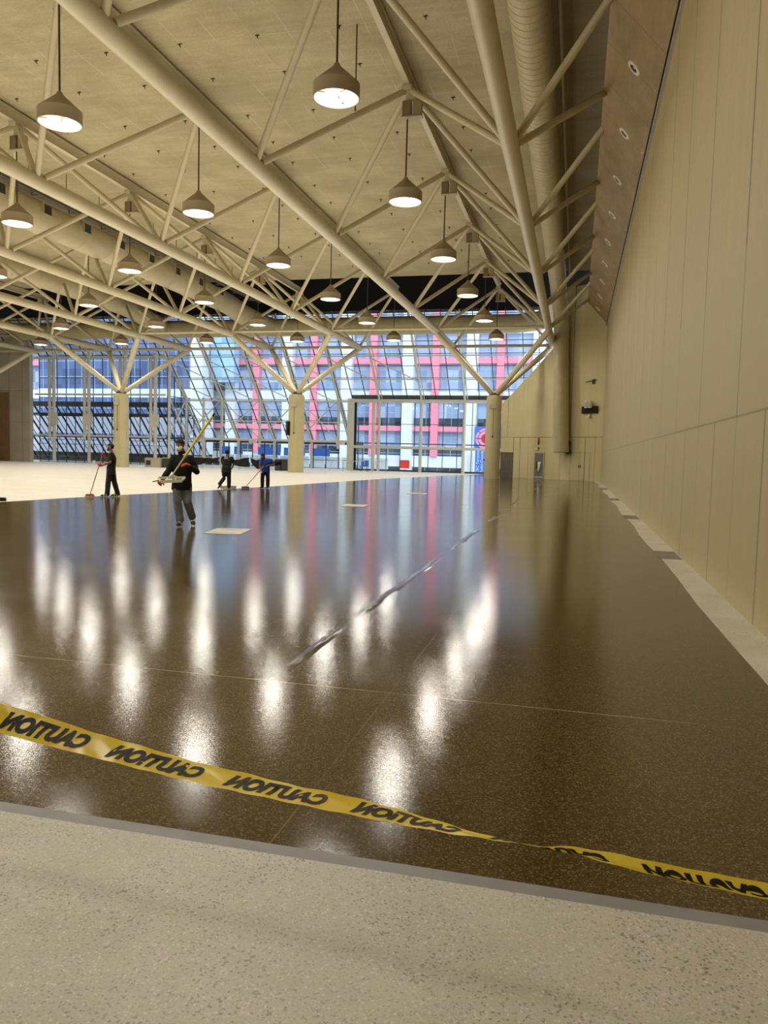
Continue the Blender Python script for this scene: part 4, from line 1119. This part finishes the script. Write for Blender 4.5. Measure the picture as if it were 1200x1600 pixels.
# ------------------------------------------------------------------ caution tape
tp = NT('caution_tape_film'); v = tp.coord()
cc = tp.ramp(tp.noise(tp.coord((3, 3, 3)), 2, 3), [(.3, lin((240, 206, 50))), (.7, lin((250, 226, 84)))])
bs = tp.n('ShaderNodeBsdfPrincipled'); tp.l(cc, bs.inputs['Base Color']); bs.inputs['Roughness'].default_value = .28
tl = tp.n('ShaderNodeBsdfTranslucent'); tp.l(cc, tl.inputs[0])
mx = tp.n('ShaderNodeMixShader'); mx.inputs[0].default_value = .35; tp.l(bs.outputs[0], mx.inputs[1]); tp.l(tl.outputs[0], mx.inputs[2]); tp.l(mx.outputs[0], tp.out.inputs[0])
M['tape'] = tp.m
ink = paint('tape_ink', (14, 17, 6), .6, .05)
#  x, z of tape centre and twist (degrees), at y about 1.75
TP = [(-2.3, .93, 2), (-1.9, .888, 4), (-1.51, .852, 6), (-1.27, .818, 34), (-.93, .775, 50), (-.66, .752, 56), (-.42, .735, 62), (-.28, .722, 72), (-.17, .715, 80), (-.05, .705, 96), (.04, .697, 122), (.245, .672, 150), (.44, .658, 164), (.8, .637, 172), (1.3, .61, 174), (1.7, .60, 174)]
def tpos(x):
    for a_, c_ in zip(TP, TP[1:]):
        if x <= c_[0]: break
    t_ = (x-a_[0])/(c_[0]-a_[0]); i = TP.index(a_)
    p0, p3 = TP[max(i-1, 0)], TP[min(i+2, len(TP)-1)]
    def cr(k):
        m0 = (c_[k]-p0[k])/(c_[0]-p0[0])*(c_[0]-a_[0]) if c_[0] != p0[0] else 0; m1 = (p3[k]-a_[k])/(p3[0]-a_[0])*(c_[0]-a_[0])
        return (2*t_**3-3*t_**2+1)*a_[k]+(t_**3-2*t_**2+t_)*m0+(-2*t_**3+3*t_**2)*c_[k]+(t_**3-t_**2)*m1
    return cr(1), math.radians(cr(2))
def tsurf(x, w, off=0.0):
    """w: -0.5..0.5 across; off: offset normal to the film"""
    z, th = tpos(x); z2, _ = tpos(x+.01); T = V((.01, 0, z2-z)).normalized()
    # view-facing up direction at the tape, then twist away about the tangent
    up = V((0, .42, .9)); up = (up-T*up.dot(T)).normalized(); back = T.cross(up).normalized()
    if back.y < 0: back = -back
    W = up*math.cos(th)+back*math.sin(th)
    N = W.cross(T).normalized()
    crinkle = .0012*math.sin(x*61+w*5)+.0016*math.sin(x*23+w*9)*(.6+w)
    F = min(1, max(0, (x+.40)/.3)); F = F*F*(3-2*F)*math.radians(172); wf = -.06-.13*F/3.0; hh = 0
    if w > wf:
        F /= math.radians(172); w = wf+(w-wf)*(1-.80*F)
    return V((x, 1.75, z)) + W*w*.074 + N*(off+crinkle+hh)
b = NB(); prev = None
xs = [ -2.3 + i*4.06/420 for i in range(421)]
for x in xs:
    cur = [b.verts.new(tsurf(x, -.5+q/6)) for q in range(7)]
    if prev:
        for q in range(6): b.faces.new((prev[q], cur[q], cur[q+1], prev[q+1]))
    prev = cur
tape = tag(obj('caution_tape', b, M['tape'], smooth=True, keep=True), 'yellow caution tape with mirrored black CAUTION lettering strung across the near floor', 'tape')
cu = bpy.data.curves.new('txt', 'FONT'); cu.body = 'CAUTION'; cu.size = .0695; cu.shear = -.42; cu.offset = .0046; cu.resolution_u = 4; cu.space_character = 1.06
to = bpy.data.objects.new('txt', cu); C.objects.link(to)
dg = bpy.context.evaluated_depsgraph_get(); tm = bpy.data.meshes.new_from_object(to.evaluated_get(dg)); bpy.data.objects.remove(to)
wx0 = min(v.co.x for v in tm.vertices); wx1 = max(v.co.x for v in tm.vertices); wy1 = max(v.co.y for v in tm.vertices)
b0 = NB(); b0.from_mesh(tm)
bmesh.ops.triangulate(b0, faces=b0.faces[:])
for _ in range(1): bmesh.ops.subdivide_edges(b0, edges=[e for e in b0.edges if e.calc_length() > .012], cuts=1)
tm2 = bpy.data.meshes.new('t2'); b0.to_mesh(tm2); b0.free()
starts = [-1.23 + .335*k for k in range(-3, 9)]
for s0 in starts:                               # right end (first letter C) of each word
    for off in (.0008, -.0008):
        b = NB(); b.from_mesh(tm2)
        for v in b.verts:
            u = (v.co.x-wx0)/(wx1-wx0); w_ = v.co.y/wy1
            x = s0 - u*.27
            v.co = tsurf(x, -.30+.62*w_, off)
        obj('lettering', b, ink, tape, keep=True)

st = thing('barrier_post', 'slim black barrier post holding the left end of the caution tape', 'post', (-2.33, 1.75, 0))
b = NB(); lathe(b, [(0, 0), (.17, 0), (.17, .02), (.05, .05), (0, .05)], 24); obj('base', b, M['dark'], st, smooth='auto')
b = NB(); tube(b, (0, 0, .04), (0, 0, 1.0), .025, 12); obj('pole', b, M['dark'], st, smooth='auto')

# ------------------------------------------------------------------ lights
for k, (x, y) in enumerate(lightpos + [(TX[0], -4.5), (TX[1], -4.5), (TX[2], -4.5)]):
    ld = bpy.data.lights.get('pendant_glow')
    if ld is None:
        ld = bpy.data.lights.new('pendant_glow', 'AREA'); ld.shape = 'DISK'; ld.size = .5; ld.energy = 70; ld.color = (1, .94, .83)
    for q in range(3):
        a = q*2*PI/3+.5
        o = bpy.data.objects.new('pendant_glow', ld); C.objects.link(o); o.location = (x+.26*math.cos(a), y+.26*math.sin(a), 10.2-.055)
for i, (x, y, sx, sy, e) in enumerate([(-12, 14, 16, 30, 1350), (-30, 14, 20, 30, 1100), (-12, 42, 15, 26, 1000), (-32, 42, 26, 26, 1300)]):  # unseen fill panels added to brighten the ceiling, standing in for floor bounce
    ld = bpy.data.lights.new('ceiling_fill', 'AREA'); ld.shape = 'RECTANGLE'; ld.size = sx; ld.size_y = sy; ld.energy = e; ld.color = (1, .93, .80)
    o = bpy.data.objects.new('ceiling_fill', ld); C.objects.link(o); o.location = (x, y, 5.5); o.rotation_euler = (PI, 0, 0)

w = bpy.data.worlds.new('overcast'); S.world = w; w.use_nodes = True
nt = w.node_tree; bg = nt.nodes['Background']; bg.inputs[0].default_value = (.85, .93, 1, 1); bg.inputs[1].default_value = 2.1
sn = bpy.data.lights.new('daylight', 'SUN'); sn.energy = 1.2; sn.angle = .6; sn.color = (1, .97, .93)
so = bpy.data.objects.new('daylight', sn); C.objects.link(so); so.rotation_euler = (math.radians(50), 0, math.radians(25))
S.cycles.max_bounces = 7; S.cycles.diffuse_bounces = 3; S.cycles.glossy_bounces = 3; S.cycles.transparent_max_bounces = 12; S.cycles.sample_clamp_indirect = 8
S.view_settings.view_transform = 'Standard'; S.view_settings.look = 'None'; S.view_settings.exposure = 0
